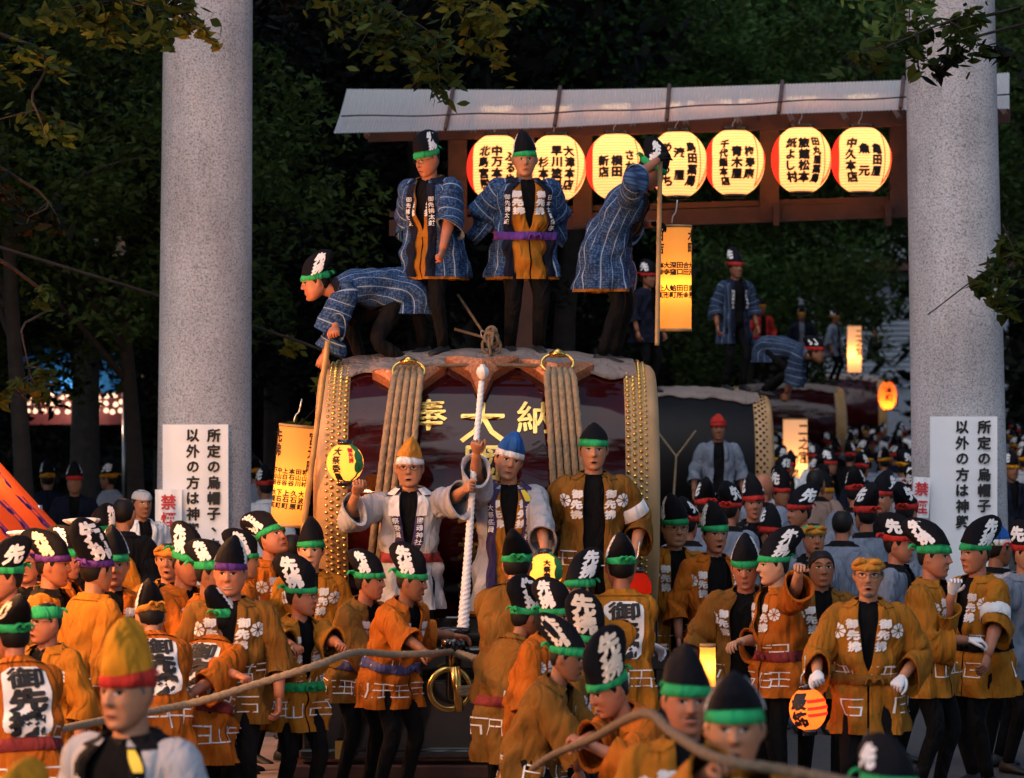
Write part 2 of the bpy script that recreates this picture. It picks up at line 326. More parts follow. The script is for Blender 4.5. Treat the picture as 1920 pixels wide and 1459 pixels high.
def person(label, px, py, Y=None, yaw=0, lean=4, base=0., k=None, twist=0, hy=0, hp=4, hr=0, arms=('down', 'down'), coat='mustard', prints=True,
           hat='eboshi', band='green_cloth', skin='skin', hairm='hair', belt=None, hem=-.22, sleeve=.45, glove=None, glasses=False, beard=0, patch=False,
           inner=None, lapel=None, open_=False, shirt='black_cloth', armband=None, gap=.05, feet=None, lod=2, fat=1., hatm='hat_black', letters='先拂', letm='print_white',
           group=None, hatp=None, smile=0., grips=(.4, .4), roll=0., chest=None, cape=True, hk=1.06, seed=None, collartext=None, legs='black_cloth', headonly=False, towel=False, tagm=None, mesh_only=False):
    r = np.random.default_rng(abs(hash((px, py))) % 99991 if seed is None else seed)
    FV.update(nose=r.uniform(.72, 1.2), cheek=r.uniform(.5, 1.9), jaw=r.uniform(.93, 1.1), brow=r.uniform(.6, 1.6), lip=r.uniform(.7, 1.3), chin=r.uniform(.5, 1.4))
    eb = r.uniform(-.003, .003); ew = r.uniform(.9, 1.12); mo = r.uniform(0, 1) if lod > 0 else 1; fw = r.uniform(.97, 1.07)
    if Y is None: Y = FPX*(CAMZ-1.585-base)/(py-HZ)
    Hw = at(px, py, Y); Lr = R_(lean); hh = Hw[2]-base
    k0 = hh/(.90+.668*math.cos(min(Lr, 1.2))); k = k or min(1.06, max(.90, k0))
    # spine
    hg, hs_ = (.5, .95) if lean < 50 else (.80, .34)
    def ang(s): return Lr*np.where(s >= 0, hg+np.minimum(s, .55)/.5*hs_, hg*np.maximum(0, 1+s/.12))
    ss = np.linspace(-.62, .56, 237); a = ang(ss); i0 = int(np.argmin(abs(ss)))
    st = np.stack([0*ss, -np.sin(a), np.cos(a)], 1)*(ss[1]-ss[0])*k; c = np.cumsum(st, 0); c -= c[i0]
    cR = Matrix.Rotation(R_(roll), 3, 'Y'); cR = np.array(cR)
    an = float(ang(np.array(.52)))*.62
    Hl0 = c[np.argmin(abs(ss-.515))]+np.array([0, -math.sin(an), math.cos(an)])*.153*k+np.array([0, -.012, 0])*k
    Hl0 = cR @ Hl0
    hip = hh-Hl0[2]; hip = max(.12, hip)
    Hl = Hl0+np.array([0, 0, hip]); cy_, sy_ = math.cos(R_(yaw)), math.sin(R_(yaw)); RZ = np.array([[cy_, -sy_, 0], [sy_, cy_, 0], [0, 0, 1]])
    root = np.array([Hw[0], Hw[1], base])-RZ @ np.array([Hl[0], Hl[1], 0]); root[2] = base+(hh-Hl[2])
    c = c @ cR.T+np.array([0, 0, hip])
    X0 = cR @ np.array([1., 0, 0])
    inv = lambda w: RZ.T @ (np.asarray(w, float)-root)
    TW = TORSO.copy()
    def frame(s):
        s = np.asarray(s, float); C = np.stack([np.interp(s, ss, c[:, j]) for j in range(3)], -1); aa = ang(s)
        F = np.stack([0*aa, -np.cos(aa), -np.sin(aa)], -1) @ cR.T; Xv = np.broadcast_to(X0, F.shape)
        tw = R_(twist)*np.clip(s/.4, 0, 1)[..., None]; return C, Xv*np.cos(tw)+F*np.sin(tw), F*np.cos(tw)-Xv*np.sin(tw)
    ph = r.uniform(0, 6, 8)
    def surf(th, s, off=0., grow=0., fold=1.):
        th, s = np.broadcast_arrays(np.asarray(th, float), np.asarray(s, float)); C, Xv, F = frame(s)
        A = np.interp(s, TW[:, 0], TW[:, 1])*k*fat+grow; B = np.interp(s, TW[:, 0], TW[:, 2])*k*fat+grow
        low = np.clip((.22-s)/.5, 0, 1); d = fold*2.0*(.013*low*np.sin(6*th+ph[0]+2*s)+.008*low*np.sin(11*th+ph[1])+.006*np.sin(3*th+17*s+ph[2])*np.clip((.5-s)*4, 0, 1)+.004*np.sin(5*th-29*s+ph[3])*np.clip((.5-s)*4, 0, 1)+.005*np.abs(np.sin(2.5*th+13*s+ph[4]))*np.clip((.46-s)*4, 0, 1)+.003*np.sin(14*th+40*s+ph[5])*np.clip((.4-s)*4, 0, 1))
        if belt: d = d+np.where(abs(s-.06) < .3, .016*np.exp(-((s-.17)/.05)**2)-.012*np.exp(-((s-.06)/.035)**2)+.010*np.exp(-((s+.02)/.05)**2), 0)
        cs, sn = np.cos(th), np.sin(th); e = .82
        ca = np.sign(cs)*np.abs(cs)**e; sa = np.sign(sn)*np.abs(sn)**e
        return C+Xv*((A+off+d)*sa)[..., None]+F*((B+off+d)*ca)[..., None]
    if mesh_only: root_o = None
    rt = empty('person', tuple(root), R_(yaw)); tag(rt, label, 'person', group)
    # ---------------- body: torso, arms, hands, neck, head, legs in one mesh
    mb = MB(); mats = [skin, shirt, legs, 'eye_dark', 'eye_white', 'lip', hairm if hairm != 'none' else 'hair_grey', glove or skin]
    th = np.linspace(0, 2*PI, 20, endpoint=False); sv = np.array([-.08, 0, .12, .24, .34, .42, .46, .485, .505, .52])
    mb.grid(surf(th[None], sv[:, None], -.026, fold=0), True, 1, None, True, True)
    N0 = surf(0, .49, 0)*0+frame(np.array(.485))[0]
    Mh = np.eye(4); hm = np.array((Matrix.Rotation(R_(hy), 3, 'Z') @ Matrix.Rotation(R_(roll*.4+hr), 3, 'Y') @ Matrix.Rotation(R_(hp), 3, 'X')).to_3x3()); hs = k*hk
    Mh[:3, :3] = hm*hs; Mh[:3, 3] = Hl
    mb.tube(bez([N0, (N0+Hl)/2+np.array([0, .012, -.02]), Hl+hm @ np.array([0, .018, -.02])], 4), np.array([.066, .062, .058, .056, .055, .054, .054, .054, .052])*k*fat, 14, 0)
    nth = (20, 32, 48)[lod]; nz = (14, 22, 34)[lod]
    q = np.linspace(-1, 1, nth, endpoint=False); thh = PI*(.45*q+.55*q**3); zz = np.concatenate([[-.1195], np.linspace(-.114, .112, nz-2), [.1179]])
    mb.grid(head_pt(thh[None], zz[:, None], 0, fw+.6*(fat-1)) @ Mh[:3, :3].T+Mh[:3, 3], True, 0, None, True, True)
    if lod >= 1:
        for sg in (-1, 1):
            head_patch(mb, Mh, sg*.032, .0155, .0165*ew, .0056, 4, .001); head_patch(mb, Mh, sg*.032, .0160, .0085, .0062, 3, .0022)
            head_patch(mb, Mh, sg*.032, .0205, .0185, .0028, 3, .0026, .003); head_patch(mb, Mh, sg*.033, .0385+eb, .021*ew, .0045, 6, .0022, .005+eb)
            head_patch(mb, Mh, sg*.0075, -.0285, .0045, .0028, 3, .0035)
        head_patch(mb, Mh, 0, -.0605, .024+.006*smile, .0075, 5, .0012, -.006*smile)
        head_patch(mb, Mh, 0, -.0605-(.002 if mo < .3 else 0), .022+.006*smile-(.006 if mo < .3 else 0), .0016+.003*smile+(.006 if mo < .3 else 0), 4 if smile > .5 else 3, .0026, -.006*smile)
        if beard:
            head_patch(mb, Mh, 0, -.045, .026, .0045, 6, .003, .004)
            if beard > 1: head_patch(mb, Mh, 0, -.098, .022, .013, 6, .003)
    SH, EL, WR, HD_ = [], [], [], []
    C4, X4, F4 = frame(np.array(.435)); U4 = np.cross(X4, -F4)*-1
    U4 = norm(frame(np.array(.45))[0]-frame(np.array(.40))[0])
    wm = 7
    for i, sg in enumerate((-1, 1)):                      # -1: picture left when facing the camera
        S = C4+X4*sg*.168*k*fat+U4*.0*k; ar = arms[i]; g = grips[i]; nrm = None
        out = X4*sg
        if isinstance(ar, str):
            D = {'down': out*.12-U4*0+np.array([0, 0, -.50])+F4*.06, 'fwd': F4*.40+np.array([0, 0, -.22])-out*.06, 'belly': F4*.27+np.array([0, 0, -.26])-out*.13, 'back': -F4*.16+np.array([0, 0, -.38])-out*.06,
                 'wide': out*.20+np.array([0, 0, -.44])+F4*.08, 'up': out*.08+np.array([0, 0, .36])+F4*.25, 'chin': F4*.2-out*.12+np.array([0, 0, .02]), 'out': out*.42+F4*.2+np.array([0, 0, -.12])}[ar]
            W = S+D*k
        elif len(ar) == 3 and not isinstance(ar[0], (tuple, list)): W = inv(at(*ar))
        else: W = inv(at(*ar[0])); nrm = RZ.T @ np.asarray(ar[1], float)
        pole = np.array([0, 0, -.8])+out*.7-F4*.6
        E, W = ik(S, W, .285*k, .255*k, pole); d = norm(W-E); W = W-d*.0
        SH.append(S); EL.append(E); WR.append(W)
        pa = bez([S-out*.03, S+(E-S)*.35, E, E+(W-E)*.4, W], 3)
        mb.tube(pa, np.interp(np.linspace(0, 1, len(pa)), [0, .2, .5, .62, 1], [.055, .054, .043, .045, .027])*k*fat, 10, 0)
        if nrm is None: nrm = -out*1.0+F4*.2 if d[2] < -.7 else np.array([0, 0, -1.])-out*.3
        if lod >= 1: hand(mb, W, d, nrm, (1 if sg > 0 else -1)*1, k*1.02, wm, g, lod-1)
        else: mb.tube([W, W+d*.09*k, W+d*.15*k], [.03*k, .036*k, .012*k], 6, wm)
    fz = feet or ((-.11, .02), (.11, -.04))
    for i, sg in enumerate((-1, 1)):
        hj = frame(np.array(0.))[0]+X0*sg*.085*k; an_ = np.array([fz[i][0]*k, fz[i][1]*k, .085*k-(root[2]-base)])
        K, an_ = ik(hj, an_, .43*k, .42*k, np.array([sg*.12, -1, 0])); dl = norm(an_-K)
        pa = bez([hj+np.array([0, 0, .05]), (hj*.6+K*.4), K, K*.6+an_*.4, an_], 3)
        mb.tube(pa, np.interp(np.linspace(0, 1, len(pa)), [0, .25, .5, .66, 1], [.095, .088, .060, .058, .042])*k*fat, 10, 2)
        if lod >= 1 and not headonly:
            sb = MB(); fl = []; zg = an_[2]-.085*k
            for yy, w, h in ((.075, .02, .05), (.06, .034, .085), (.02, .038, .105), (-.05, .040, .075), (-.12, .046, .05), (-.165, .036, .035), (-.185, .012, .02)):
                aa = np.linspace(0, 2*PI, 10, endpoint=False); fl.append(np.stack([an_[0]+np.cos(aa)*w*k, np.full(10, an_[1]+yy*k), zg+(.003+h/2+np.sin(aa)*h/2)*k], -1))
            sb.grid(np.array(fl), True, 0, None, True, True); sb.build('shoe', ['shoe'], rt)
    mb.build('body', mats, rt)
    # ---------------- coat
    def make_coat(cm, grow, hemv, opened, slv, name='coat', gp=gap, top=.50):
        cb = MB(); nth2 = (20, 32, 44)[lod]; sv = np.concatenate([np.linspace(hemv, .40, (7, 16, 24)[lod]), [.43, .455, .475, .49, top+.008, top+.02]])
        def tg(s):
            g = np.interp(s, [hemv, .08, .42, .5, .54], [gp*1.1, gp*1.05, gp*1.05, .05, .045]) if opened else np.interp(s, [-1, .10, .18, .42, .5, .54], [.0015, .003, gp*.40, gp, .052, .045])
            return np.arcsin(np.clip(g*k/(np.interp(s, TW[:, 0], TW[:, 1])*k*fat+grow), 0, .95))**(1/1.0)
        u = np.linspace(0, 1, nth2)[None]; t0 = tg(sv)[:, None]; T = t0+(2*PI-2*t0)*u
        G = surf(T, sv[:, None]+0*T, grow, 0); G = G if True else G
        rad = .19
        cb.grid(G, False, 0, np.stack([T*rad, sv[:, None]+0*T], -1))
        for i, sg in enumerate((-1, 1)):
            if slv <= 0: continue
            S, E, W = SH[i], EL[i], WR[i]; out = X4*sg
            pa = bez([S-out*.05*k, S+out*.01*k, S*.5+E*.5, E, E+(W-E)*slv], (2, 4, 5)[lod]); K = len(pa); tt = np.linspace(0, 1, K)
            Tn = np.gradient(pa, axis=0); Tn /= np.linalg.norm(Tn, axis=1, keepdims=True)+1e-9; na = (10, 14, 20)[lod]; aa = np.linspace(0, 2*PI, na, endpoint=False)
            P = np.zeros((K, na, 3)); hprev = None
            for j in range(K):
                h = np.array([0, 0, -1.])-F4*-.35*0+(-F4)*.25; h = h-Tn[j]*np.dot(h, Tn[j]); h = norm(h) if np.linalg.norm(h) > .25 else norm(-F4-Tn[j]*np.dot(-F4, Tn[j]))
                if hprev is not None: h = norm(h*.6+hprev*.4)
                hprev = h; w = np.cross(Tn[j], h); t = tt[j]
                rw = np.interp(t, [0, .25, .6, 1], [.070, .076, .076, .084])*k*fat+grow*.8; rh = np.interp(t, [0, .12, .3, .6, 1], [.060, .070, .092, .108, .128])*k*fat+grow*.8
                wob = 1+.08*np.sin(2*aa+9*t+ph[4])*t+.07*np.sin(3*aa-16*t+ph[5])*t+.055*np.sin(27*t+ph[6]+1.5*np.sin(aa))*np.sin(PI*t)
                P[j] = pa[j]+h*np.interp(t, [0, .15, .4, 1], [.006, .012, .014, .042])*k+np.cos(aa)[:, None]*w*rw*wob[:, None]+np.sin(aa)[:, None]*h*rh*wob[:, None]
            cb.grid(P, True, 0, np.stack(np.broadcast_arrays(tt[:, None]*.5, aa[None]*.08), -1))
            ins = P[-1]+(pa[-1]-P[-1])*.12; ins2 = P[-3]+(pa[-3]-P[-3])*.12
            cb.grid(np.stack([P[-1], ins, ins2]), True, 0)
        o = cb.build(name, [cm], rt)
        # collar band along the opening and round the neck
        lb = MB(); lw = .052*k
        for sg in (-1, 1):
            s2 = np.linspace(hemv if opened else .06, .50, 22); rows = []
            for off, q in ((.0, -.10), (.007, .0), (.008, .5), (.007, 1.), (0, 1.06)):
                A = np.interp(s2, TW[:, 0], TW[:, 1])*k; rows.append(surf(sg*(tg(s2)+q*lw/A), s2, grow+off))
            P = np.array(rows); lb.grid(P if sg > 0 else P[::-1], False, 0)
        tt = np.linspace(.62, 2*PI-.62, 26); rows = [surf(tt, np.full(26, .492), grow+.012), surf(tt, np.full(26, .515), grow+.012), surf(tt, np.full(26, .535), grow+.018), surf(tt, np.full(26, .530), grow+.004)]
        lb.grid(np.array(rows)[::-1], False, 0)
        lo = lb.build('collar', [lapel if (lapel and name == 'coat') else cm], o)
        return o, tg
    def lay(ob, parts, name, grow):
        """flat print laid on the coat: (verts2d, tris, theta0, sigma0, material)"""
        pb = MB(); ms = []
        for v, t, t0, s0, m, off in parts:
            if len(v) == 0: continue
            if m not in ms: ms.append(m)
            s = s0+v[:, 1]/k; A = np.interp(s, TW[:, 0], TW[:, 1])*k
            x = v[:, 0]
            # front and back are broad, so follow the width there
            tt = t0+x/np.maximum(A, .05)*(1.12 if abs(math.sin(t0)) < .75 else 1.35)
            pb.add(surf(tt, s, grow+off+(v[:, 2] if v.shape[1] > 2 else 0)), t, ms.index(m))
        if pb.n: return pb.build(name, ms, ob)
    if not headonly:
        gI = 0.
        if inner: oi, tgi = make_coat(inner, .002, hem-.02, False, 0, 'inner_coat', .05); cp = chest_prints(k, tgi, .002, 'print_white', '御先拂', TW, True); lay(oi, cp[:3], 'lettering', .002); lay(oi, cp[3:], 'lettering', .002)
        gr = .016 if inner else .004
        oc, tg = make_coat(coat, gr, hem, open_, sleeve)
        if prints and lod >= 1:
            cp = chest_prints(k, tg, gr, 'print_white', '御先拂', TW, True); lay(oc, cp[:3], 'lettering', gr); lay(oc, cp[3:], 'lettering', gr)
            cr = disc(.047*k, 16, 8); lay(oc, [(cr[0], cr[1], tg(.36)+.66, .355, 'print_white', .007)], 'crest', gr); lay(oc, [(cr[0], cr[1], -tg(.36)-.66, .355, 'print_white', .007)], 'crest', gr)
            mz = []; n = 0
            for sg0 in ((-.09, .10) if belt else (-.02,)):
                for t0 in (-1.05, -.42, .42, 1.05, 2.2, 2.9, 3.6, 4.3):
                    if (sg0 > 0 and abs(t0-PI) < 1) or r.random() < .12: continue
                    z = .105*k; g = MAZE[int(r.integers(len(MAZE)))]
                    v, t = strokes([[((x-.5)*z*1.05, (y-.5)*z*.9) for x, y in l] for l in g], .0075); mz.append((v, t, t0, sg0-.01+r.uniform(-.01, .01), 'print_white', .006))
            mo = lay(oc, mz, 'woven_line_pattern', gr)
            if mo: tag(mo, kind='stuff')
        if collartext:
            pa = []
            for sg, tx, ln in ((1, collartext[0], 0), (-1, collartext[1], 0)):
                v, t = column(tx, .046*k, .012); A = .2*k
                s = .395+v[:, 1]/k; pa.append((v, t, sg, tg, 'print_white', .011))
            for v, t, sg, tgf, m, off in pa:
                pb = MB()
                s = .40+v[:, 1]/k; A = np.interp(s, TW[:, 0], TW[:, 1])*k
                pb.add(surf(sg*(tgf(s)+.026*k/A)+v[:, 0]/A, s, gr+off), t, 0)
                pb.build('lettering', ['print_white'], oc)
        if patch:
            w, h = .20*k, .36*k; v, t = rrect(w, h, .05*k); v2, t2 = column('御先拂', .118*k, .028, 1.0, 1.25, .03)
            lay(oc, [(v, t, PI, .275, 'print_white', .008)], 'back_patch', gr)
            v2, t2 = fatten(v2, t2, .005); v2 = v2+np.array([0, .177*k, 0]); lay(oc, [(v2, t2, PI, .275, 'print_black', .0125)], 'back_lettering', gr)
        if belt and belt != 'none':
            bb = MB(); tt = np.linspace(0, 2*PI, 36, endpoint=False); P = np.array([surf(tt+0*PI, np.full(36, .06+q), gr+o_) for q, o_ in ((-.034, .002), (-.03, .014), (0, .017), (.03, .014), (.034, .002))])
            bb.grid(P, True, 0); kx = surf(.12, .06, gr+.022)
            for q in (-1, 1): bb.tube(bez([kx, kx+np.array([q*.04, -.012, .012])*k, kx+np.array([q*.055, -.01, -.03])*k], 3), np.array([.02, .018, .016, .014, .013, .012, .01])*k, 7, 0, flat=.6)
            bb.tube([kx+np.array([0, 0, -.016])*k, kx+np.array([0, -.012, 0])*k, kx+np.array([0, 0, .016])*k], [.012*k, .02*k, .012*k], 8, 0); bb.build('belt', [belt], rt)
        if armband is not None:
            ab = MB(); S, E = SH[armband], EL[armband]; d = norm(E-S); cc = S+(E-S)*.62+np.array([0, 0, -.012]); tp = [cc+d*q for q in (-.046, -.04, .04, .046)]
            ab.tube(tp, np.array([.090, .096, .097, .092])*k*fat, 18, 0, False); ab.build('armband', ['white_cloth'], rt)
        if chest:
            v, t = column(chest, .075*k, .02); lay(oc, [(v, t, .18, .36, 'print_grey', -.02)], 'shirt_lettering', gr)
        if towel:
            tb = MB()
            for sg in (-1, 1):
                s2 = np.linspace(.36, .50, 8); tb.grid(np.array([surf(sg*(tg(s2)-.02+q), s2, gr+.014+o_) for q, o_ in ((0, 0), (.18, .004), (.36, 0))])[::sg], False, 0)
            tt = np.linspace(.6, 2*PI-.6, 20); tb.grid(np.array([surf(tt, np.full(20, s_), gr+.026) for s_ in (.545, .50)]), False, 0); tb.build('towel', ['white_cloth'], rt)
        if tagm:
            v, t = rrect(.042*k, .075*k, .004, 3, 4); s = .455+v[:, 1]/k; tb = MB(); tb.add(surf(tg(s)+.026/.2+v[:, 0]/.2, s, gr+.014), t, 0); tb.build('badge', [tagm], oc)
    # ---------------- hair, headband, hat
    tr = lambda P: P @ Mh[:3, :3].T+Mh[:3, 3]
    if hairm != 'none':
        hb = MB(); t = np.linspace(-PI, PI, 36, endpoint=False); at_ = abs(t); lowz = np.interp(at_, [0, .5, .9, 1.2, 1.45, 1.75, 2.1, PI], [.078, .074, .05, .03, -.012, .035, -.045, -.070])
        P = np.array([head_pt(t, lowz+(.1165-lowz)*q, (0 if q == 0 else .008)) for q in (0, .08, .25, .45, .65, .82, .95, 1)]); hb.grid(tr(P), True, 0, None, False, True); hb.build('hair', [hairm], rt)
    if band:
        bd = MB(); t = np.linspace(0, 2*PI, 40, endpoint=False); zb = .062-.012*np.cos(t)*-1*.6; wv = .0016*np.sin(9*t+ph[0])
        P = np.array([head_pt(t, zb+q+wv, o_) for q, o_ in ((-.034, .004), (-.031, .014), (-.004, .019), (.030, .020), (.037, .004))]); bd.grid(tr(P), True, 0); ob = bd.build('headband', [band], rt)
        kb = MB(); k0_ = head_pt(PI+.25, .055, .02)
        for q in (-1, 1): kb.tube(tr(bez([k0_, k0_+np.array([q*.03, .022, .012]), k0_+np.array([q*.055, .028, -.012])], 3)), np.array([.012, .015, .016, .015, .014, .012, .006])*hs, 7, 0, flat=.5)
        kb.tube(tr(np.array([k0_+np.array([0, -.005, -.014]), k0_+np.array([0, .012, 0]), k0_+np.array([0, -.005, .014])])), np.array([.01, .016, .01])*hs, 8, 0); kb.build('knot', [band], ob)
    if hat == 'eboshi':
        hq = dict(h=.168, belly=.122, back=.055); hq.update(hatp or {}); hq['h'] *= r.uniform(.86, 1.06); hq['belly'] *= r.uniform(.92, 1.06); hq['back'] += r.uniform(-.02, .045); tl_ = np.array((Matrix.Rotation(r.uniform(-.16, .16), 3, 'Y') @ Matrix.Rotation(r.uniform(-.20, .06), 3, 'X')).to_3x3()); tr0 = tr; tr = lambda P: tr0((P-np.array([0, 0, .07])) @ tl_.T+np.array([0, 0, .07]))
        hp_ = hat_shape(**hq); nb = (12, 24, 32)[lod]; t = np.linspace(0, 2*PI, nb, endpoint=False); tv = np.array([0, .06, .14, .24, .36, .48, .6, .7, .79, .87, .93, .97, .99, 1.])
        rx, ry, cy = hp_['rx'](tv), hp_['ry'](tv), hp_['cy'](tv); dn = (.010*np.sin(2*t+ph[2])[None]+.006*np.sin(5*t+ph[3]+3*tv[:, None]))*tv[:, None]*(1-tv[:, None])*4
        sn, cs = np.sin(t), np.cos(t); sx = np.sign(sn)*np.abs(sn)**.9
        P = np.stack([rx[:, None]*sx[None]+dn*.6, cy[:, None]-ry[:, None]*cs[None], hp_['z0']+hp_['h']*tv[:, None]+0*t[None]], -1)
        hb = MB(); hb.grid(tr(P), True, 0, None, False, True); ho = hb.build('hat', [hatm], rt)
        if letters:
            pb = MB(); n = len(letters); sz = .9*hp_['h']/n if n > 1 else hp_['h']*.6; sz = min(sz, .135)
            v, tr_ = column(letters, sz, .02, .93, 1.25, .04); v, tr_ = fatten(v, tr_, .005)
            for sd in (1, -1):
                pb = MB(); ux = v[:, 0]; zc = hp_['z0']+hp_['h']*.5+n*sz*.465-.012+v[:, 1]
                y = .02+hp_['cy'](np.clip((zc-hp_['z0'])/hp_['h'], 0, 1))*1.0+sd*ux*1.0-.02
                pb.add(tr(hat_pt(hp_, y, zc, sd, .004+v[:, 2])), tr_, 0)
                pb.build('lettering', [letm], ho)
        tr = tr0
    elif hat == 'wrap':
        hb = MB(); t = np.linspace(0, 2*PI, 30, endpoint=False); P = np.array([head_pt(t, .060+q+.004*np.sin(7*t), o_) for q, o_ in ((-.022, .006), (-.016, .020), (0, .026), (.02, .022), (.04, .012), (.05, .003))]); hb.grid(tr(P), True, 0)
        for a_ in (.5, -.6): c0 = head_pt(a_, .08, .015); hb.tube(tr(bez([c0+np.array([-.04, 0, -.01]), c0+np.array([0, -.01, .012]), c0+np.array([.045, 0, 0])], 3)), np.array([.008, .013, .016, .017, .016, .013, .007])*hs, 8, 0)
        hb.build('head_wrap', ['orange_wrap'], rt)
    elif hat == 'police':
        hb = MB(); t = np.linspace(0, 2*PI, 36, endpoint=False); ring = lambda z, rx, ry, cy, ti=0.: np.stack([rx*np.sin(t), cy-ry*np.cos(t), z+ti*np.cos(t)], -1)
        hb.grid(tr(np.array([ring(.05, .082, .103, .006), ring(.085, .084, .105, .006, .004)])), True, 1)
        hb.grid(tr(np.array([ring(.085, .085, .106, .006, .004), ring(.112, .122, .142, .004, .012), ring(.122, .118, .138, .004, .014), ring(.130, .07, .08, .004, .010), ring(.132, .01, .01, .004)])), True, 0, None, False, True)
        q = np.linspace(-1.1, 1.1, 16); hb.grid(tr(np.array([np.stack([.084*np.sin(q), .006-.105*np.cos(q), .058+0*q], -1), np.stack([.090*np.sin(q), -.028-.125*np.cos(q), .038+0*q], -1)])), False, 1)
        hb.lathe([(0, .004), (.012, .003), (.014, 0)], 10, 2, (0, 0, 0)); hb.v[-1] = tr(hb.v[-1] @ np.array([[1, 0, 0], [0, 0, 1], [0, -1, 0.]])+np.array([0, -.122, .09])) if False else tr(hb.v[-1]*np.array([1, 1, 1])+np.array([0, -.112, .088]))
        hb.build('cap', ['white_cloth', 'hat_black', 'gold'], rt)
    elif hat == 'cap':
        hb = MB(); t = np.linspace(0, 2*PI, 30, endpoint=False); P = np.array([head_pt(t, z_, o_) for z_, o_ in ((.04, .006), (.05, .012), (.08, .014), (.1, .014), (.115, .016), (.1175, .017))]); hb.grid(tr(P), True, 0, None, False, True); hb.build('cap', [hatm], rt)
    if glasses:
        gb = MB()
        for sg in (-1, 1):
            a_ = np.linspace(0, 2*PI, 15); x = sg*.032+.021*np.cos(a_); z = .013+.014*np.sin(a_); P = head_pt(np.arcsin(np.clip(x/.078, -1, 1)), z, .010); P[:, 1] = np.minimum(P[:, 1], -.088); gb.tube(tr(P), .0017*hs, 5, 0)
            gb.tube(tr(np.array([head_pt(sg*.72, .018, .012), head_pt(sg*1.1, .018, .010), head_pt(sg*1.55, .018, .012)])), .0015*hs, 5, 0)
        gb.tube(tr(np.array([[-.011, -.112, .018], [0, -.114, .020], [.011, -.112, .018]])), .0015*hs, 5, 0); gb.build('glasses', ['wire_black'], rt)
    pz = Pose(); pz.root = rt; pz.hands = [np.array(RZ @ w+root) for w in WR]; pz.head = Hw; return pz
def chest_prints(k, tg, gr, m, text, TW, both):
    out = []; 
    for sg in (-1, 1):
        for i, ch in enumerate(text):
            v, t = column(ch, .060*k, .02, 1.0, 1.1, .04); v, t = fatten(v, t, .0035); s0 = .43-.068*i
            A = .2*k; out.append((v, t, float(sg*(tg(s0-.03)+.032*k/A)), s0, m, .011))
    return out
# ---------------------------------------------------------------- materials of the place
mat('gold', (.72, .46, .13), .27, metal=1, var=.12, scale=20); mat('copper', (.72, .27, .12), .36, metal=.45, var=.35, scale=45, bump=.6, bscale=40, c2=(.35, .13, .06))
mat('lacquer', (.026, .002, .0025), .06, var=.2, coat=.05, spec=.3); mat('dull_black', (.005, .005, .006), .5, var=.2, spec=.15); mat('black_lacquer', (.006, .006, .007), .16, var=.2, coat=.6)
mat('hide', (.46, .27, .12), .45, var=.18, scale=3, bump=.12, bscale=30); mat('rope', (.30, .215, .13), .85, var=.25, scale=40, bump=.5, bscale=180)
mat('rope_dark', (.16, .115, .075), .9, var=.3, scale=40, bump=.5, bscale=160); mat('white_rope', (.80, .80, .84), .7, var=.05, scale=50)
mat('bamboo', (.38, .24, .10), .45, var=.3, scale=9); mat('red_timber', (.045, .011, .007), .6, var=.35, scale=5, bump=.2, bscale=30); mat('brown_timber', (.10, .045, .03), .6, var=.3, scale=6, bump=.2, bscale=30)
mat('bark', (.016, .012, .010), .9, var=.45, scale=7, bump=1., bscale=14); mat('asphalt', (.055, .05, .052), .85, var=.3, scale=18, bump=.35, bscale=120)
mat('paver', (.24, .165, .15), .75, var=.22, scale=3, bump=.2, bscale=60); mat('joint', (.06, .05, .045), .9, var=.2)
mat('sign_white', (.86, .85, .87), .35, var=.02); mat('steel', (.5, .5, .52), .3, metal=1, var=.1); mat('siding', (.40, .45, .52), .6, var=.12)
0; mat('plum_board', (.10, .02, .03), .6, var=.3); mat('plastic_blue', (.08, .07, .40), .4, var=.3, scale=30)
mat('soil', (.035, .03, .022), .95, var=.4)
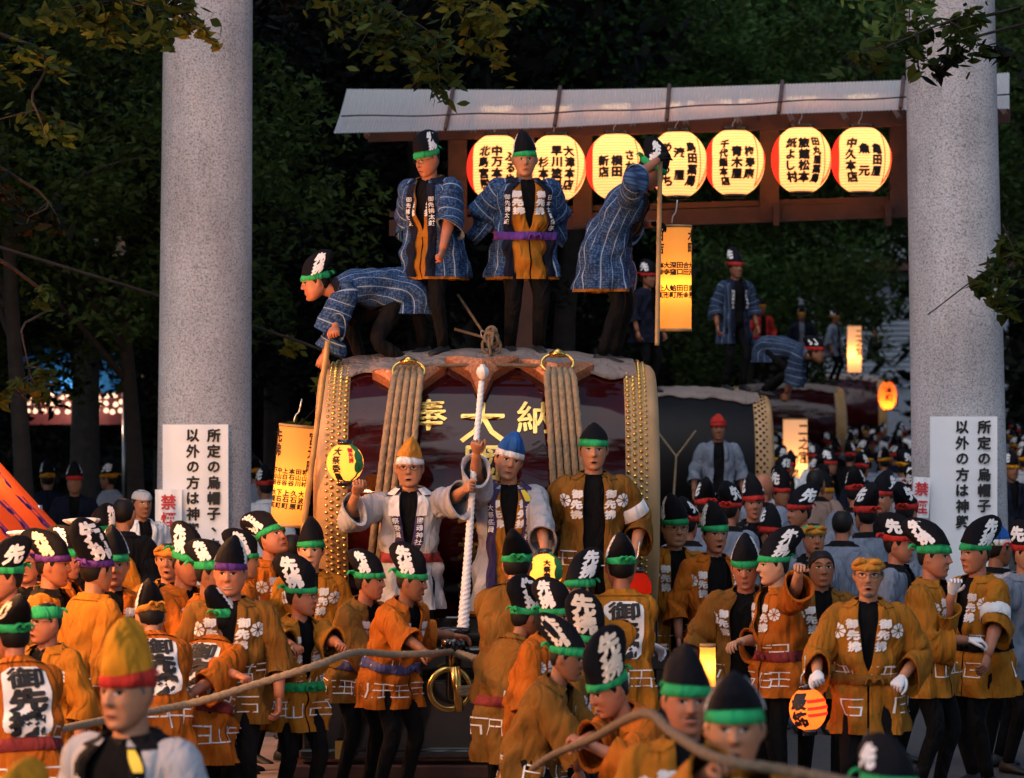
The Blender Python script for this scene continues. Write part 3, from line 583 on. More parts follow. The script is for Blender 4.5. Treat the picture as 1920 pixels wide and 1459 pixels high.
def granite():
    m = bpy.data.materials.new('granite'); MAT['granite'] = m; t, p, o = nodes(m); N, L = t.nodes, t.links
    g = N.new('ShaderNodeNewGeometry'); p.inputs['Roughness'].default_value = .75
    n = N.new('ShaderNodeTexNoise'); n.inputs['Scale'].default_value = 60; n.inputs['Detail'].default_value = 4; n.inputs['Roughness'].default_value = .7; L.new(g.outputs['Position'], n.inputs['Vector'])
    r = N.new('ShaderNodeValToRGB'); e = r.color_ramp.elements; e[0].position = .36; e[0].color = (.18, .17, .175, 1); e[1].position = .60; e[1].color = (.60, .57, .585, 1)
    k = e.new(.47); k.color = (.45, .425, .435, 1); L.new(n.outputs[0], r.inputs[0])
    n2 = N.new('ShaderNodeTexNoise'); n2.inputs['Scale'].default_value = 1.1; n2.inputs['Detail'].default_value = 5; L.new(g.outputs['Position'], n2.inputs['Vector'])
    mr = N.new('ShaderNodeMapRange'); mr.inputs[1].default_value = .3; mr.inputs[2].default_value = .7; mr.inputs[3].default_value = .78; mr.inputs[4].default_value = 1.12; L.new(n2.outputs[0], mr.inputs[0])
    mx = N.new('ShaderNodeMix'); mx.data_type = 'RGBA'; mx.blend_type = 'MULTIPLY'; mx.inputs[0].default_value = 1; L.new(r.outputs[0], mx.inputs[6]); L.new(mr.outputs[0], mx.inputs[7])
    vm = N.new('ShaderNodeVectorMath'); vm.operation = 'MULTIPLY'; vm.inputs[1].default_value = (3.2, 3.2, .5); L.new(g.outputs['Position'], vm.inputs[0]); n3 = N.new('ShaderNodeTexNoise'); n3.inputs['Scale'].default_value = 1.6; n3.inputs['Detail'].default_value = 6; L.new(vm.outputs[0], n3.inputs['Vector'])
    m3 = N.new('ShaderNodeMapRange'); m3.inputs[1].default_value = .36; m3.inputs[2].default_value = .6; m3.inputs[3].default_value = .87; m3.inputs[4].default_value = 1.04; L.new(n3.outputs[0], m3.inputs[0])
    x2 = N.new('ShaderNodeMix'); x2.data_type = 'RGBA'; x2.blend_type = 'MULTIPLY'; x2.inputs[0].default_value = 1; L.new(mx.outputs[2], x2.inputs[6]); L.new(m3.outputs[0], x2.inputs[7]); L.new(x2.outputs[2], p.inputs['Base Color'])
    b = N.new('ShaderNodeBump'); b.inputs['Strength'].default_value = .5; b.inputs['Distance'].default_value = .015; L.new(n.outputs[0], b.inputs['Height']); L.new(b.outputs[0], p.inputs['Normal'])
granite()
def glow(name, c, e, trans=(.75, .62, .40), rough=None, emitc=None, var=0., fac=.6):
    """lit paper or cloth: reflects, lets its lamp through and glows"""
    m = bpy.data.materials.new(name); MAT[name] = m; m.use_nodes = True; t = m.node_tree; N, L = t.nodes, t.links; N.clear()
    o = N.new('ShaderNodeOutputMaterial'); d = N.new('ShaderNodeBsdfDiffuse'); tr = N.new('ShaderNodeBsdfTranslucent'); mx = N.new('ShaderNodeMixShader'); mx.inputs[0].default_value = fac
    d.inputs[0].default_value = (*c, 1); tr.inputs[0].default_value = (*trans, 1); L.new(d.outputs[0], mx.inputs[1]); L.new(tr.outputs[0], mx.inputs[2])
    if e > 0:
        em = N.new('ShaderNodeEmission'); em.inputs[0].default_value = (*(emitc or c), 1); em.inputs[1].default_value = e; ad = N.new('ShaderNodeAddShader'); L.new(mx.outputs[0], ad.inputs[0]); L.new(em.outputs[0], ad.inputs[1]); L.new(ad.outputs[0], o.inputs[0])
    else: L.new(mx.outputs[0], o.inputs[0])
    return m
glow('lantern_paper', (.75, .62, .38), .46, (.90, .58, .30), emitc=(1, .50, .20)); glow('lantern_rib', (.5, .35, .15), .30, (.6, .32, .10), emitc=(1, .38, .08)); glow('lantern_red', (.6, .03, .02), .75, (.6, .03, .02), emitc=(1, .03, .015))
glow('candle_paper', (.62, .36, .12), .26, (.80, .38, .08), emitc=(1, .40, .07)); glow('orange_paper', (.6, .2, .06), .32, (.8, .24, .05), emitc=(1, .22, .04)); glow('red_paper', (.3, .02, .012), .03, (.6, .05, .02), emitc=(1, .06, .02)); glow('pale_paper', (.62, .45, .30), .28, (.7, .45, .25), emitc=(1, .55, .28))
glow('corrugated', (.80, .86, .90), 0, (.95, .86, .78), fac=.62); glow('blue_tarp', (.02, .12, .38), .0, (.02, .14, .42)); glow('stall_cloth', (.42, .05, .025), 0, (.75, .13, .05)); glow('stall_yellow', (.5, .28, .03), .0, (.7, .38, .04))
def bulbm(name, c, e):
    m = bpy.data.materials.new(name); MAT[name] = m; m.use_nodes = True; t = m.node_tree; t.nodes.clear(); o = t.nodes.new('ShaderNodeOutputMaterial'); em = t.nodes.new('ShaderNodeEmission'); em.inputs[0].default_value = (*c, 1); em.inputs[1].default_value = e; t.links.new(em.outputs[0], o.inputs[0])
bulbm('bulb', (1, .6, .25), 12); bulbm('bulb_soft', (1, .55, .35), 1.6)
def leafm(name, c, c2, tr=.35):
    m = bpy.data.materials.new(name); MAT[name] = m; m.use_nodes = True; t = m.node_tree; N, L = t.nodes, t.links; N.clear(); o = N.new('ShaderNodeOutputMaterial'); d = N.new('ShaderNodeBsdfPrincipled'); tl = N.new('ShaderNodeBsdfTranslucent'); mx = N.new('ShaderNodeMixShader')
    d.inputs['Roughness'].default_value = .6; d.inputs['Specular IOR Level'].default_value = .12; mx.inputs[0].default_value = tr; g = N.new('ShaderNodeNewGeometry'); r = N.new('ShaderNodeMix'); r.data_type = 'RGBA'; r.inputs[6].default_value = (*c, 1); r.inputs[7].default_value = (*c2, 1)
    L.new(g.outputs['Random Per Island'], r.inputs[0]); L.new(r.outputs[2], d.inputs['Base Color']); L.new(r.outputs[2], tl.inputs[0]); L.new(d.outputs[0], mx.inputs[1]); L.new(tl.outputs[0], mx.inputs[2]); L.new(mx.outputs[0], o.inputs[0])
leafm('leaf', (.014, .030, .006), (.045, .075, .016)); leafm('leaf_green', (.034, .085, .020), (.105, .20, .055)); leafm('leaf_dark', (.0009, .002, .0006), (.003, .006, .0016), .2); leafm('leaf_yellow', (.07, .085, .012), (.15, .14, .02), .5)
def lamp(name, loc, e, c, r=.05, parent=None):
    l = bpy.data.lights.new(name, 'POINT'); l.energy = e; l.color = c; l.shadow_soft_size = r; o = bpy.data.objects.new(name, l); col.objects.link(o); o.location = loc
    if parent: o.parent = parent
    return o
# ---------------------------------------------------------------- ground, paving
g = MB(); n = 40; gx = np.linspace(-120, 120, n); gy = np.linspace(-30, 260, n); g.grid(np.stack(np.broadcast_arrays(gx[None], gy[:, None], np.zeros((1, 1))), -1), False); tag(g.build('ground', ['asphalt']), kind='structure')
pv = tag(empty('pavement', (0, 0, 0)), kind='structure'); b = MB(); b.box((-3.3, 17.2, -.03), (1.35, 26.2, .006)); b.build('joint_bed', ['joint'], pv, False)
pm = []
for q in range(3):
    b = MB(); w, h = .442, .295; P = np.array([[[-w, -h, 0], [w, -h, 0], [w, h, 0], [-w, h, 0]], [[-w, -h, .016], [w, -h, .016], [w, h, .016], [-w, h, .016]], [[-w+.008, -h+.008, .021], [w-.008, -h+.008, .021], [w-.008, h-.008, .021], [-w+.008, h-.008, .021]]]); b.grid(P, True, 0, None, False, True); pm.append(b.data('paving_slab', ['paver'], False))
for i in range(5):
    for j in range(15):
        o = link('paving_slab', pm[(i+j) % 3], pv); o.location = (-2.82+i*.9+(.0 if j % 2 else .42), 17.52+j*.6, rng.uniform(-.002, .003)); o.rotation_euler = (rng.uniform(-.004, .004), rng.uniform(-.004, .004), rng.uniform(-.003, .003))
# ---------------------------------------------------------------- stone gate
YT = 32.0
gate = tag(empty('stone_gate', (0, YT, 0)), 'tall grey granite shrine gate with two round leaning pillars', 'gate')
def pillar(x0, x1, r0, r1):
    b = MB(); zs = np.linspace(0, 8.6, 30); t = zs/8.6; cx = x0+(x1-x0)*t; rr = r0+(r1-r0)*t; rr[:2] *= 1.02
    a = np.linspace(0, 2*PI, 48, endpoint=False); b.grid(np.stack([cx[:, None]+rr[:, None]*np.cos(a), rr[:, None]*np.sin(a)+0*zs[:, None], zs[:, None]+0*a], -1), True, 0); b.build('pillar', ['granite'], gate)
pillar(at(380, 0, YT)[0], at(394, 0, YT)[0], .448, .405); pillar(at(1806, 0, YT)[0], at(1772, 0, YT)[0], .452, .405)
b = MB(); b.box((-5.1, -.22, 7.1), (6.4, .22, 7.75)); b.build('tie_beam', ['granite'], gate, False)
b = MB(); xs = np.linspace(-6, 7.2, 20); up = .35*((xs-.6)/6.6)**2; b.grid(np.stack([np.stack([xs, 0*xs+y, 8.5+up+z], -1) for y, z in ((-.3, 0), (.3, 0), (.36, .8), (-.36, .8))], 1), True, 0, None, True, True); b.build('lintel', ['granite'], gate, False)
def flat_text(mb, cols, size, pitch, m=0, bold=.02, fat=.004, y=-.006):
    for x, z, tx in cols:
        v, t = column(tx, size, bold, pitch, 1.0, .5)
        if fat: v, t = fatten(v, t, fat)
        dz = v[:, 2] if v.shape[1] > 2 else 0*v[:, 0]
        mb.add(np.stack([x+v[:, 0], np.full(len(v), y)-dz, z+v[:, 1]], -1), t, m)
def board(name, label, px0, py0, px1, py1, Y, cols, size, pitch, m, tilt=0, fat=.004):
    a, c = at(px0, py0, Y), at(px1, py1, Y); w, h = c[0]-a[0], a[2]-c[2]; o = tag(empty(name, (a[0], Y, a[2])), label, 'sign'); o.rotation_euler = (0, R_(tilt), 0)
    b = MB(); n = 12; X = np.linspace(0, w, n); bow = lambda x: .006*np.sin(x/w*PI*3)+.004*np.sin(x/w*7); zz = np.linspace(0, -h, 14)
    F = np.stack(np.broadcast_arrays(X[None], (bow(X)[None]+.004*np.sin(zz*5)[:, None]), zz[:, None]), -1); b.grid(F[::-1], False); Bk = F.copy(); Bk[..., 1] = .03; b.grid(Bk, False)
    for e1, e2 in ((F[0], Bk[0]), (F[-1][::-1], Bk[-1][::-1]), (F[:, -1], Bk[:, -1]), (F[::-1, 0], Bk[::-1, 0])): b.grid(np.stack([e1, e2]), False)
    b.build('panel', ['sign_white'], o); 
    for x, z, t in cols: b = MB(); flat_text(b, [((x-px0)*Y/FPX, -(z-py0)*Y/FPX, t)], size*Y/FPX, pitch, 0, .012, fat, -.014); b.build('lettering', [m], o, False)
    return o
board('notice_board', 'white notice with black brush writing on the pillar nearer the red awning', 305, 796, 428, 1185, YT-.52, [(401, 802, '所定の烏帽子、白丁'), (362, 802, '以外の方は神輿')], 26, 1.13, 'print_black')
board('notice_board', 'tall white notice with black brush writing on the pillar behind the man with armband', 1744, 781, 1870, 1185, YT-.52, [(1845, 786, '所定の烏帽子、白丁'), (1804, 786, '以外の方は神輿')], 26, 1.14, 'print_black')
board('no_smoking_sign', 'small white sign with red writing below the leaves on the pillar nearer the red awning', 291, 918, 341, 992, YT-.60, [(316, 925, '禁煙')], 30, 1.1, 'print_red', 0, .002)
board('no_smoking_sign', 'small tilted white sign with red writing beside the notice behind the armband wearer', 1713, 894, 1745, 970, YT-.60, [(1729, 899, '禁煙')], 27, 1.25, 'print_red', 3, .002)
# ---------------------------------------------------------------- lanterns
def on_lathe(v, th0, z0, rf, off, cx=0):
    z = z0+v[:, 1]; r = rf(z)+off+(v[:, 2] if v.shape[1] > 2 else 0); th = th0+v[:, 0]/np.maximum(rf(z), .03)
    return np.stack([r*np.sin(th), -r*np.cos(th), z], -1)
def lantern(label, c, rx, rz, kind='round', texts=(), size=.09, paper='lantern_paper', e=8., group=None, red=None, cap=.55, tilt=(0, 0), tm='print_black', hot=0., cat='lantern', hook=True, extra=None, yaw=0., fat=.003, lc=(1, .62, .25), stripes=False):
    o = tag(empty('paper_lantern', c), label, cat, group); o.rotation_euler = (R_(tilt[0]), R_(tilt[1]), R_(yaw))
    if kind == 'round': rf = lambda z: rx*np.sqrt(np.clip(1-(np.clip(z/rz, -1, 1)*.92)**2, .05, 1))
    else: rf = lambda z: rx*(1-.0*z)
    nz = 44; zs = np.linspace(-rz, rz, nz*2+1); ridge = np.where(np.arange(len(zs)) % 2, .0, -.012*rx); P = [(rf(z)+d, z) for z, d in zip(zs, ridge)]
    b = MB(); b.lathe(P, 36); b.build('shade', [paper], o)
    if paper == 'lantern_paper':
        b = MB()
        for z in np.linspace(-rz*.96, rz*.96, 23): R0 = float(rf(np.array(z))); b.lathe([(R0-.001, z-.0028), (R0+.0032, z), (R0-.001, z+.0028)], 36)
        tag(b.build('hoops', ['lantern_rib'], o), kind='stuff')
    rc = float(rf(np.array(rz)))
    for s in (1, -1): b = MB(); b.lathe([(rc*.6, s*(rz-.008)), (rc*1.03, s*(rz-.008)), (rc*1.03, s*(rz+.035 if kind == 'round' else rz+.012)), (rc*.8, s*(rz+.035 if kind == 'round' else rz+.012))], 28); b.build('rim', ['black_lacquer' if kind == 'round' else 'bamboo'], o)
    if hook: b = MB(); b.tube(bez([(-.03, 0, rz+.03), (-.02, 0, rz+.08), (0, 0, rz+.11), (.012, 0, rz+.20)], 4), .006, 6); b.build('hook', ['steel'], o)
    for th, z, tx, sz, m in texts:
        tb = MB()
        v, t = column(tx, sz, .015, 1.02, 1.05, .04)
        if len(v) == 0: continue
        v, t = fatten(v, t, fat) if fat else (v, t)
        tb.add(on_lathe(v, th, z, rf, .004), t); tb.build('lettering', [m], o)
    if red:
        b = MB(); zz = np.linspace(-.78, .78, 22)*rz; u = np.linspace(0, 1, 6); T = -1.62+u[None]*(.72*np.sqrt(1-(zz/rz/.8)**2)[:, None]); b.grid(np.stack([(rf(zz)[:, None]+.004)*np.sin(T), -(rf(zz)[:, None]+.004)*np.cos(T), zz[:, None]+0*T], -1), False, 0); b.build('flame_mark', ['lantern_red'], o); b = MB()
        for q, (t0, t1, z1) in enumerate(((.78, 1.15, .75), (.98, 1.4, .35), (1.08, 1.5, .25))):
            s = np.linspace(-1, 1, 16); th = t0+(t1-t0)*(1-np.sqrt(1-s*s*.96)) if q == 0 else t0+(t1-t0)*(s+1)/2; z = s*rz*.8 if q == 0 else rz*(-.75+(z1+.75)*np.sin((s+1)/2*PI/2)); r_ = rf(z)+.004; P = np.stack([r_*np.sin(th), -r_*np.cos(th), z], -1); b.tube(P, .004, 5, 0)
        b.build('swirl_lines', ['lantern_red'], o)
    if stripes:
        for i, z0 in enumerate((.38, .08, -.20)):
            b = MB(); zz = np.linspace(z0-.07, z0+.07, 4)*rz*1.2; T = np.linspace(-.1, 1.35, 14)[None]+0*zz[:, None]; b.grid(np.stack([(rf(zz)[:, None]+.005)*np.sin(T), -(rf(zz)[:, None]+.005)*np.cos(T), zz[:, None]+0*T], -1), False); b.build('red_stripe', ['lantern_red'], o)
    if extra: extra(o, rf)
    if e: lamp('lamp', (0, 0, hot), e, lc, .03, o)
    return o
YL = 35.9; gl = 'round lanterns hung in a row under the roof'
rows = [(932, 315, ('ふるや', '中万本店', '北島宮殿'), 'left of the orange inner coat'), (1043, 315, ('大津本店', '早川塗料', '杉本'), 'right of the orange inner coat'), (1155, 312, ('さかや', '横田', '新店'), 'behind the stooping pole bearer'),
        (1271, 308, ('島田薬局', '湊 屋', 'めのうち'), 'just right of the pole top'), (1378, 305, ('梅寿庵', '青木屋', '千代鮨本店'), 'second from the bamboo pole'), (1503, 300, ('田丸屋薬局', '旅館松本', '紙よし村'), 'next but one to the pillar'), (1615, 300, ('亀田屋', '魚 元', '中久本店'), 'beside the stone pillar')]
for px, py, tx, wh in rows:
    P = at(px, py, YL); tl = []
    for th, t in ((.46, tx[0]), (.0, tx[1]), (-.46, tx[2])):
        sz = min(.115, .47/max(3, len(t))); tl.append((th, len(t)*sz*.52-.02, t, sz, 'print_black'))
    lantern('glowing round lantern with red flame mark '+wh, tuple(P), .315, .335, 'round', tl, e=4.8, red=True, hot=.08, lc=(1, .66, .34), fat=.006, group=gl)
# ---------------------------------------------------------------- roofed stand behind the gate
st = tag(empty('roofed_lantern_stand', (0, 0, 0)), 'long corrugated roof on red timber posts carrying the row of round lanterns', 'shelter')
uL = [600, 625, 835, 1040, 1250, 1460, 1690, 1893]; yl = np.interp
low = lambda u: np.interp(u, [625, 835, 1040, 1250, 1460, 1690, 1893], [250, 245, 239, 228, 214, 206, 204]); upy = lambda u: np.interp(u, [650, 850, 1050, 1255, 1465, 1700, 1893], [167, 168, 169, 165, 158, 150, 136])
jl = [625, 835, 1040, 1250, 1460, 1688, 1893]; ju = [650, 850, 1050, 1255, 1467, 1694, 1893]
for i in range(6):
    b = MB(); n = 150; s = np.linspace(.002, .998, n); L_ = np.array([at(jl[i]+(jl[i+1]-jl[i])*q, low(jl[i]+(jl[i+1]-jl[i])*q), 35.0) for q in s]); U_ = np.array([at(ju[i]+(ju[i+1]-ju[i])*q, upy(ju[i]+(ju[i+1]-ju[i])*q), 36.5) for q in s])
    wv = .006*np.sin(s*2*PI*36)[:, None]*np.array([0, -.35, .9]); b.grid(np.array([L_+(U_-L_)*q+wv+np.array([0, 0, -.03*math.sin(q*PI)]) for q in (0, .25, .5, .75, 1)]), False); b.build('roof_sheet', ['corrugated'], st)
for i in range(1, 6):
    a, c = at(jl[i], low(jl[i]), 34.97), at(ju[i], upy(ju[i]), 36.47); b = MB(); b.tube([a+np.array([0, 0, .02]), (a+c)/2+np.array([0, 0, 0.]), c+np.array([0, 0, .03])], .022, 6); b.build('roof_batten', ['brown_timber'], st)
b = MB(); b.tube([at(u, low(u)+(upy(u)-low(u))*.30-1.5*math.sin(u*.03), 35.40)+np.array([0, 0, .035]) for u in np.linspace(640, 1893, 40)], .008, 5); b.build('cable', ['wire_black'], st)
def beam(px0, py0, px1, py1, Y, h, d, name='beam', m='red_timber'):
    a, c = at(px0, py0, Y), at(px1, py1, Y); b = MB(); P = [[p+np.array([0, y, z]) for y, z in ((-d/2, -h/2), (d/2, -h/2), (d/2, h/2), (-d/2, h/2))] for p in (a, a*.5+c*.5, c)]; b.grid(np.array(P)[:, ::-1], True, 0, None, True, True); b.build(name, [m], st, False)
beam(690, 258, 1893, 222, 36.0, .10, .12); beam(690, 245, 1893, 205, 36.5, .14, .12); beam(730, 428, 1720, 392, 36.45, .17, .14); beam(730, 402, 1720, 372, 36.5, .06, .05)
for u in (858, 1092, 1442, 1686, 985, 1730): a = at(u, 240-(u-858)*.03, 36.45); c = at(u, 436-(u-858)*.04, 36.45); b = MB(); b.box((a[0]-.10, 36.36+.003*(u % 7), 0 if u in (985, 1730) else c[2]), (a[0]+.10, 36.55, a[2]+.02)); b.build('post', ['red_timber'], st, False)
for u in (1455, 1665): b = MB(); a = at(u, 402, 36.3); b.box((a[0]-.03, 36.25, a[2]-.12), (a[0]+.03, 36.35, a[2]+.12)); b.build('bracket', ['red_timber'], st, False)
for i in range(13):
    u = 690+i*99; a = at(u, 250-(u-690)*.034, 35.5); b = MB(); b.tube([a+np.array([0, -.35, -.06]), a+np.array([0, 1.0, .30])], .03, 4); b.build('rafter', ['brown_timber'], st, False)
# ---------------------------------------------------------------- great drums on carts
XS = np.array([0, .3, .6, .9, 1.0, 1.14, 1.2, 1.228, 1.238]); RS = np.array([1.05, 1.045, 1.028, .995, .98, .955, .935, .905, .86])
Rf = lambda x: np.interp(np.abs(x), XS, RS)
def dpt(x, ph, off=0.):
    x, ph = np.broadcast_arrays(np.asarray(x, float), np.asarray(ph, float)); r = Rf(x)+off; return np.stack([x, -r*np.sin(ph), r*np.cos(ph)], -1)
def rope_mesh(mb, path, r, turns, m=0, n=18, strands=3, k=None):
    path = np.asarray(path, float); d = np.concatenate([[0], np.cumsum(np.linalg.norm(np.diff(path, axis=0), axis=1))]); K = k or max(8, int(d[-1]*turns*8)); s = np.linspace(0, d[-1], K); P = np.stack([np.interp(s, d, path[:, i]) for i in range(3)], 1)
    T = np.gradient(P, axis=0); T /= np.linalg.norm(T, axis=1, keepdims=True)+1e-9; u = np.cross(T[0], [0, 0, 1.] if abs(T[0, 2]) < .9 else [1., 0, 0]); a = np.linspace(0, 2*PI, n, endpoint=False); G = np.zeros((K, n, 3)); rr = np.interp(s/d[-1], np.linspace(0, 1, len(np.atleast_1d(r))), np.atleast_1d(r)) if np.ndim(r) else np.full(K, r)
    for i in range(K):
        u = u-T[i]*np.dot(u, T[i]); u /= np.linalg.norm(u); w = np.cross(T[i], u); q = rr[i]*(.86+.18*np.abs(np.cos(strands/2*(a-s[i]*turns*2*PI/strands*1.0))))
        G[i] = P[i]+q[:, None]*(np.cos(a)[:, None]*u+np.sin(a)[:, None]*w)
    mb.grid(G, True, m, None, True, True)
def drum(label, cx, Y, cz, sc=1., full=True, lac='lacquer', matm='mat_cloth', studs='gold', zcut=0):
    o = tag(empty('great_drum', (cx, Y, cz)), label, 'drum'); o.scale = (sc, sc, sc)
    ph = np.linspace(0, 2*PI, 96 if full else 48, endpoint=False)
    b = MB(); b.grid(dpt(np.linspace(-1.01, 1.01, 30)[:, None], ph[None]), True); b.build('barrel', [lac], o)
    for s in (-1, 1):
        b = MB(); xs = s*np.array([.985, .99, 1.06, 1.14, 1.18, 1.2, 1.215, 1.228, 1.236, 1.238]); G = dpt(xs[:, None], ph[None], np.array([-.01, .012, .013, .013, .012, .01, .006, .0, -.01, -.02])[:, None]); b.grid(G if s > 0 else G, True, 0, None, False, True); hd = b.build('drum_head', ['hide'], o)
        b = MB(); r_ = .0185
        dome = np.array([[r_, 0], [r_*.9, r_*.45], [r_*.6, r_*.8], [.001, r_]])
        aa = np.linspace(0, 2*PI, 7, endpoint=False)
        for q, x in enumerate((1.01, 1.055, 1.10, 1.138)):
            rad = r_*(1 if q < 3 else .7); N = 118 if full else 60
            for i in range(N):
                p0 = 2*PI*(i+(q % 2)*.5)/N
                if not (-.3 < p0 < PI): continue
                c = dpt(s*x, p0, .013); nr = np.array([0, -math.sin(p0), math.cos(p0)]); tx = np.array([1., 0, 0]); ty = np.cross(nr, tx)
                G = np.array([c+nr*h*rad/r_+rr*rad/r_*(np.cos(aa)[:, None]*tx+np.sin(aa)[:, None]*ty) for rr, h in dome]); b.grid(G, True)
        tag(b.build('stud_band', [studs], hd), kind='stuff')
    b = MB(); x = np.linspace(-1.07, 1.07, 60); e = .53+.03*np.sin(x*9)+.02*np.sin(x*23)-.06*np.exp(-((x)/.35)**2)
    ps = np.linspace(0, 1, 24); PH = -1.2+(e[None]+1.2)*ps[:, None]; G = dpt(x[None]+0*PH, PH, .03+.006*np.sin(x*31)[None]*ps[:, None]+.004*np.sin(PH*9+x[None]*5)); G2 = dpt(x, e, .012); b.grid(np.concatenate([G, G2[None]]), False); ctag = b.build('top_mat', [matm], o)
    return o
XD, YD, ZD = -.18, 25.2, 1.915
D1 = drum('huge maroon lacquered drum with gold characters, copper fittings and hanging ropes', XD, YD, ZD)
def dlocal(px, py, off=0.):
    """drum-local x and angle for a point seen on the front"""
    x = (px-960)*(YD-.9)/FPX-XD; z = CAMZ-(py-HZ)*(YD-.85)/FPX-ZD; R0 = float(Rf(x)); return x, math.acos(max(-1, min(1, z/R0)))
for ch, px, py, sz in (('奉', 803, 782, .30), ('納', 1003, 787, .30), ('大', 905, 797, .37), ('國', 905, 873, .30), ('魂', 893, 962, .30), ('神', 890, 1040, .28), ('社', 890, 1115, .28)):
    x0, p0 = dlocal(px, py); v, t = column(ch, sz*.95, .0, 1, 1.0, .12); v, t = fatten(v, t, .0045)
    b = MB(); b.add(dpt(x0+v[:, 0], p0-(v[:, 1]+sz*.54)/1.03, .007+v[:, 2]), t, 0)
    lo = b.build('gold_character', ['gold'], D1, False); md = lo.modifiers.new('thick', 'SOLIDIFY'); md.thickness = .01; md.offset = -1
x0, p0 = dlocal(1018, 843); v, t = column('谷', .15, .0, 1, 1.3, .12); b = MB(); b.add(dpt(x0+v[:, 0], p0-(v[:, 1]+.08)/1.03, .004), t, 0); b.build('ink_signature', ['print_black'], D1, False)
FIT = [(765, 729, 0), (903, 707, 0), (1046, 716, 0)]
for px, py, _ in FIT:
    x0, p0 = dlocal(px, py); b = MB(); a = np.linspace(0, 2*PI, 60, endpoint=False); tips = np.array([[(.31, .095)[i % 2]*math.cos(PI/6+i*PI/3), (.31, .095)[i % 2]*math.sin(PI/6+i*PI/3)] for i in range(7)]); pl = np.concatenate([tips[i]+(tips[i+1]-tips[i])*np.linspace(0, 1, 10, endpoint=False)[:, None] for i in range(6)]); rr = np.linalg.norm(pl, axis=1); a = np.arctan2(pl[:, 1], pl[:, 0]); rho = np.linspace(0, 1, 9)[::-1]
    G = []
    for q in rho:
        r = rr*q; h = .095+.085*(1-q)**.7; X = x0+r*np.cos(a); PHI = p0-r*np.sin(a)/1.02; G.append(dpt(X, PHI, h-.02))
    b.grid(np.array(G), True); G0 = np.array([dpt(x0+rr*np.cos(a), p0-rr*np.sin(a)/1.02, .0), G[0]]); b.grid(G0, True); fo = b.build('copper_fitting', ['copper'], D1)
    if px != 903:
        b = MB(); aa = np.linspace(0, 2*PI, 28, endpoint=False); C = dpt(x0, p0-.02, .15); ring = np.stack([C[0]+.115*np.cos(aa), C[1]+.03*np.sin(aa), C[2]+.07*np.sin(aa)], -1); b.tube(np.concatenate([ring, ring[:2]]), .013, 8, 0, False)
        b.tube([C+np.array([-.05, -.02, .06]), C+np.array([0, -.05, .075]), C+np.array([.05, -.02, .06])], [.02, .034, .02], 8); b.build('ring', ['gold'], fo)
for px, spread, sh in ((765, .022, -.0), (1050, .022, .0)):
    x0, p0 = dlocal(px, 728)
    for i in range(5):
        dx = (i-2)*.048; pts = [dpt(x0+dx*.8, p0-.05, .13)]
        for q in np.linspace(.04, 1, 16): pts.append(dpt(x0+dx*(1+.25*q)+(-.18 if px < 900 else .12)*q, p0+1.55*q, .135*(1-q)**3+.045))
        b = MB(); rope_mesh(b, pts, .0245, 11, 0, 12); b.build('hanging_rope', ['rope'], D1)
b = MB(); rope_mesh(b, [dpt(x, .60, .10) for x in np.linspace(-.62, .55, 10)], .014, 14, 0, 8); b.build('cross_rope', ['rope_dark'], D1)
b = MB(); kx = dpt(.03, .30, .05); r2 = np.random.default_rng(3)
for i in range(7):
    a = r2.uniform(0, 2*PI); q = np.linspace(0, 2*PI, 10); ax = norm(r2.normal(size=3)); e1 = norm(np.cross(ax, [.3, .5, .8])); e2 = np.cross(ax, e1); rope_mesh(b, kx+np.array([0, 0, .02+.02*i])+(np.cos(q)[:, None]*e1+np.sin(q)[:, None]*e2)*(.075-.006*i), .013, 12, 0, 6)
b.build('rope_knot', ['rope_dark'], D1)
b = MB(); rope_mesh(b, [kx+np.array([0, 0, .14]), at(905, 622, YD)-np.array([XD, YD, ZD]), at(858, 552, YD+.1)-np.array([XD, YD, ZD])], .011, 12, 0, 6); rope_mesh(b, [at(852, 617, YD)-np.array([XD, YD, ZD]), at(905, 632, YD)-np.array([XD, YD, ZD]), kx+np.array([0, 0, .12])], .012, 12, 0, 6); b.build('guy_rope', ['rope_dark'], D1)
b = MB(); c0 = at(912, 633, YD-.05)-np.array([XD, YD, ZD]); q = np.linspace(0, 2*PI, 18); b.tube(c0+np.stack([.028*np.cos(q)+.03*np.sin(q), 0*q, .05*np.sin(q)*-1], -1), .005, 6); b.build('carabiner', ['steel'], D1)
wr = tag(empty('white_rope_staff', tuple(at(868, 1180, 23.35))), 'thick white braided rope gripped by the two grey-coated men', 'rope'); w0 = at(868, 1180, 23.35)
b = MB(); pp = bez([at(868, 1182, 23.35)-w0, at(878, 1030, 23.4)-w0, at(887, 900, 23.45)-w0, at(903, 715, 23.55)-w0], 6); rope_mesh(b, pp, np.array([.042, .029, .024, .022, .021]), 30, 0, 12, 3, 420); b.build('braid', ['white_rope'], wr)
b = MB(); e = at(905, 698, 23.55)-w0; b.lathe([(.01, -.05), (.026, -.04), (.042, -.016), (.044, .01), (.034, .03), (.018, .04), (.02, .05), (.008, .055)], 16, 0, e, cap=True); b.build('knob', ['white_cloth'], wr)
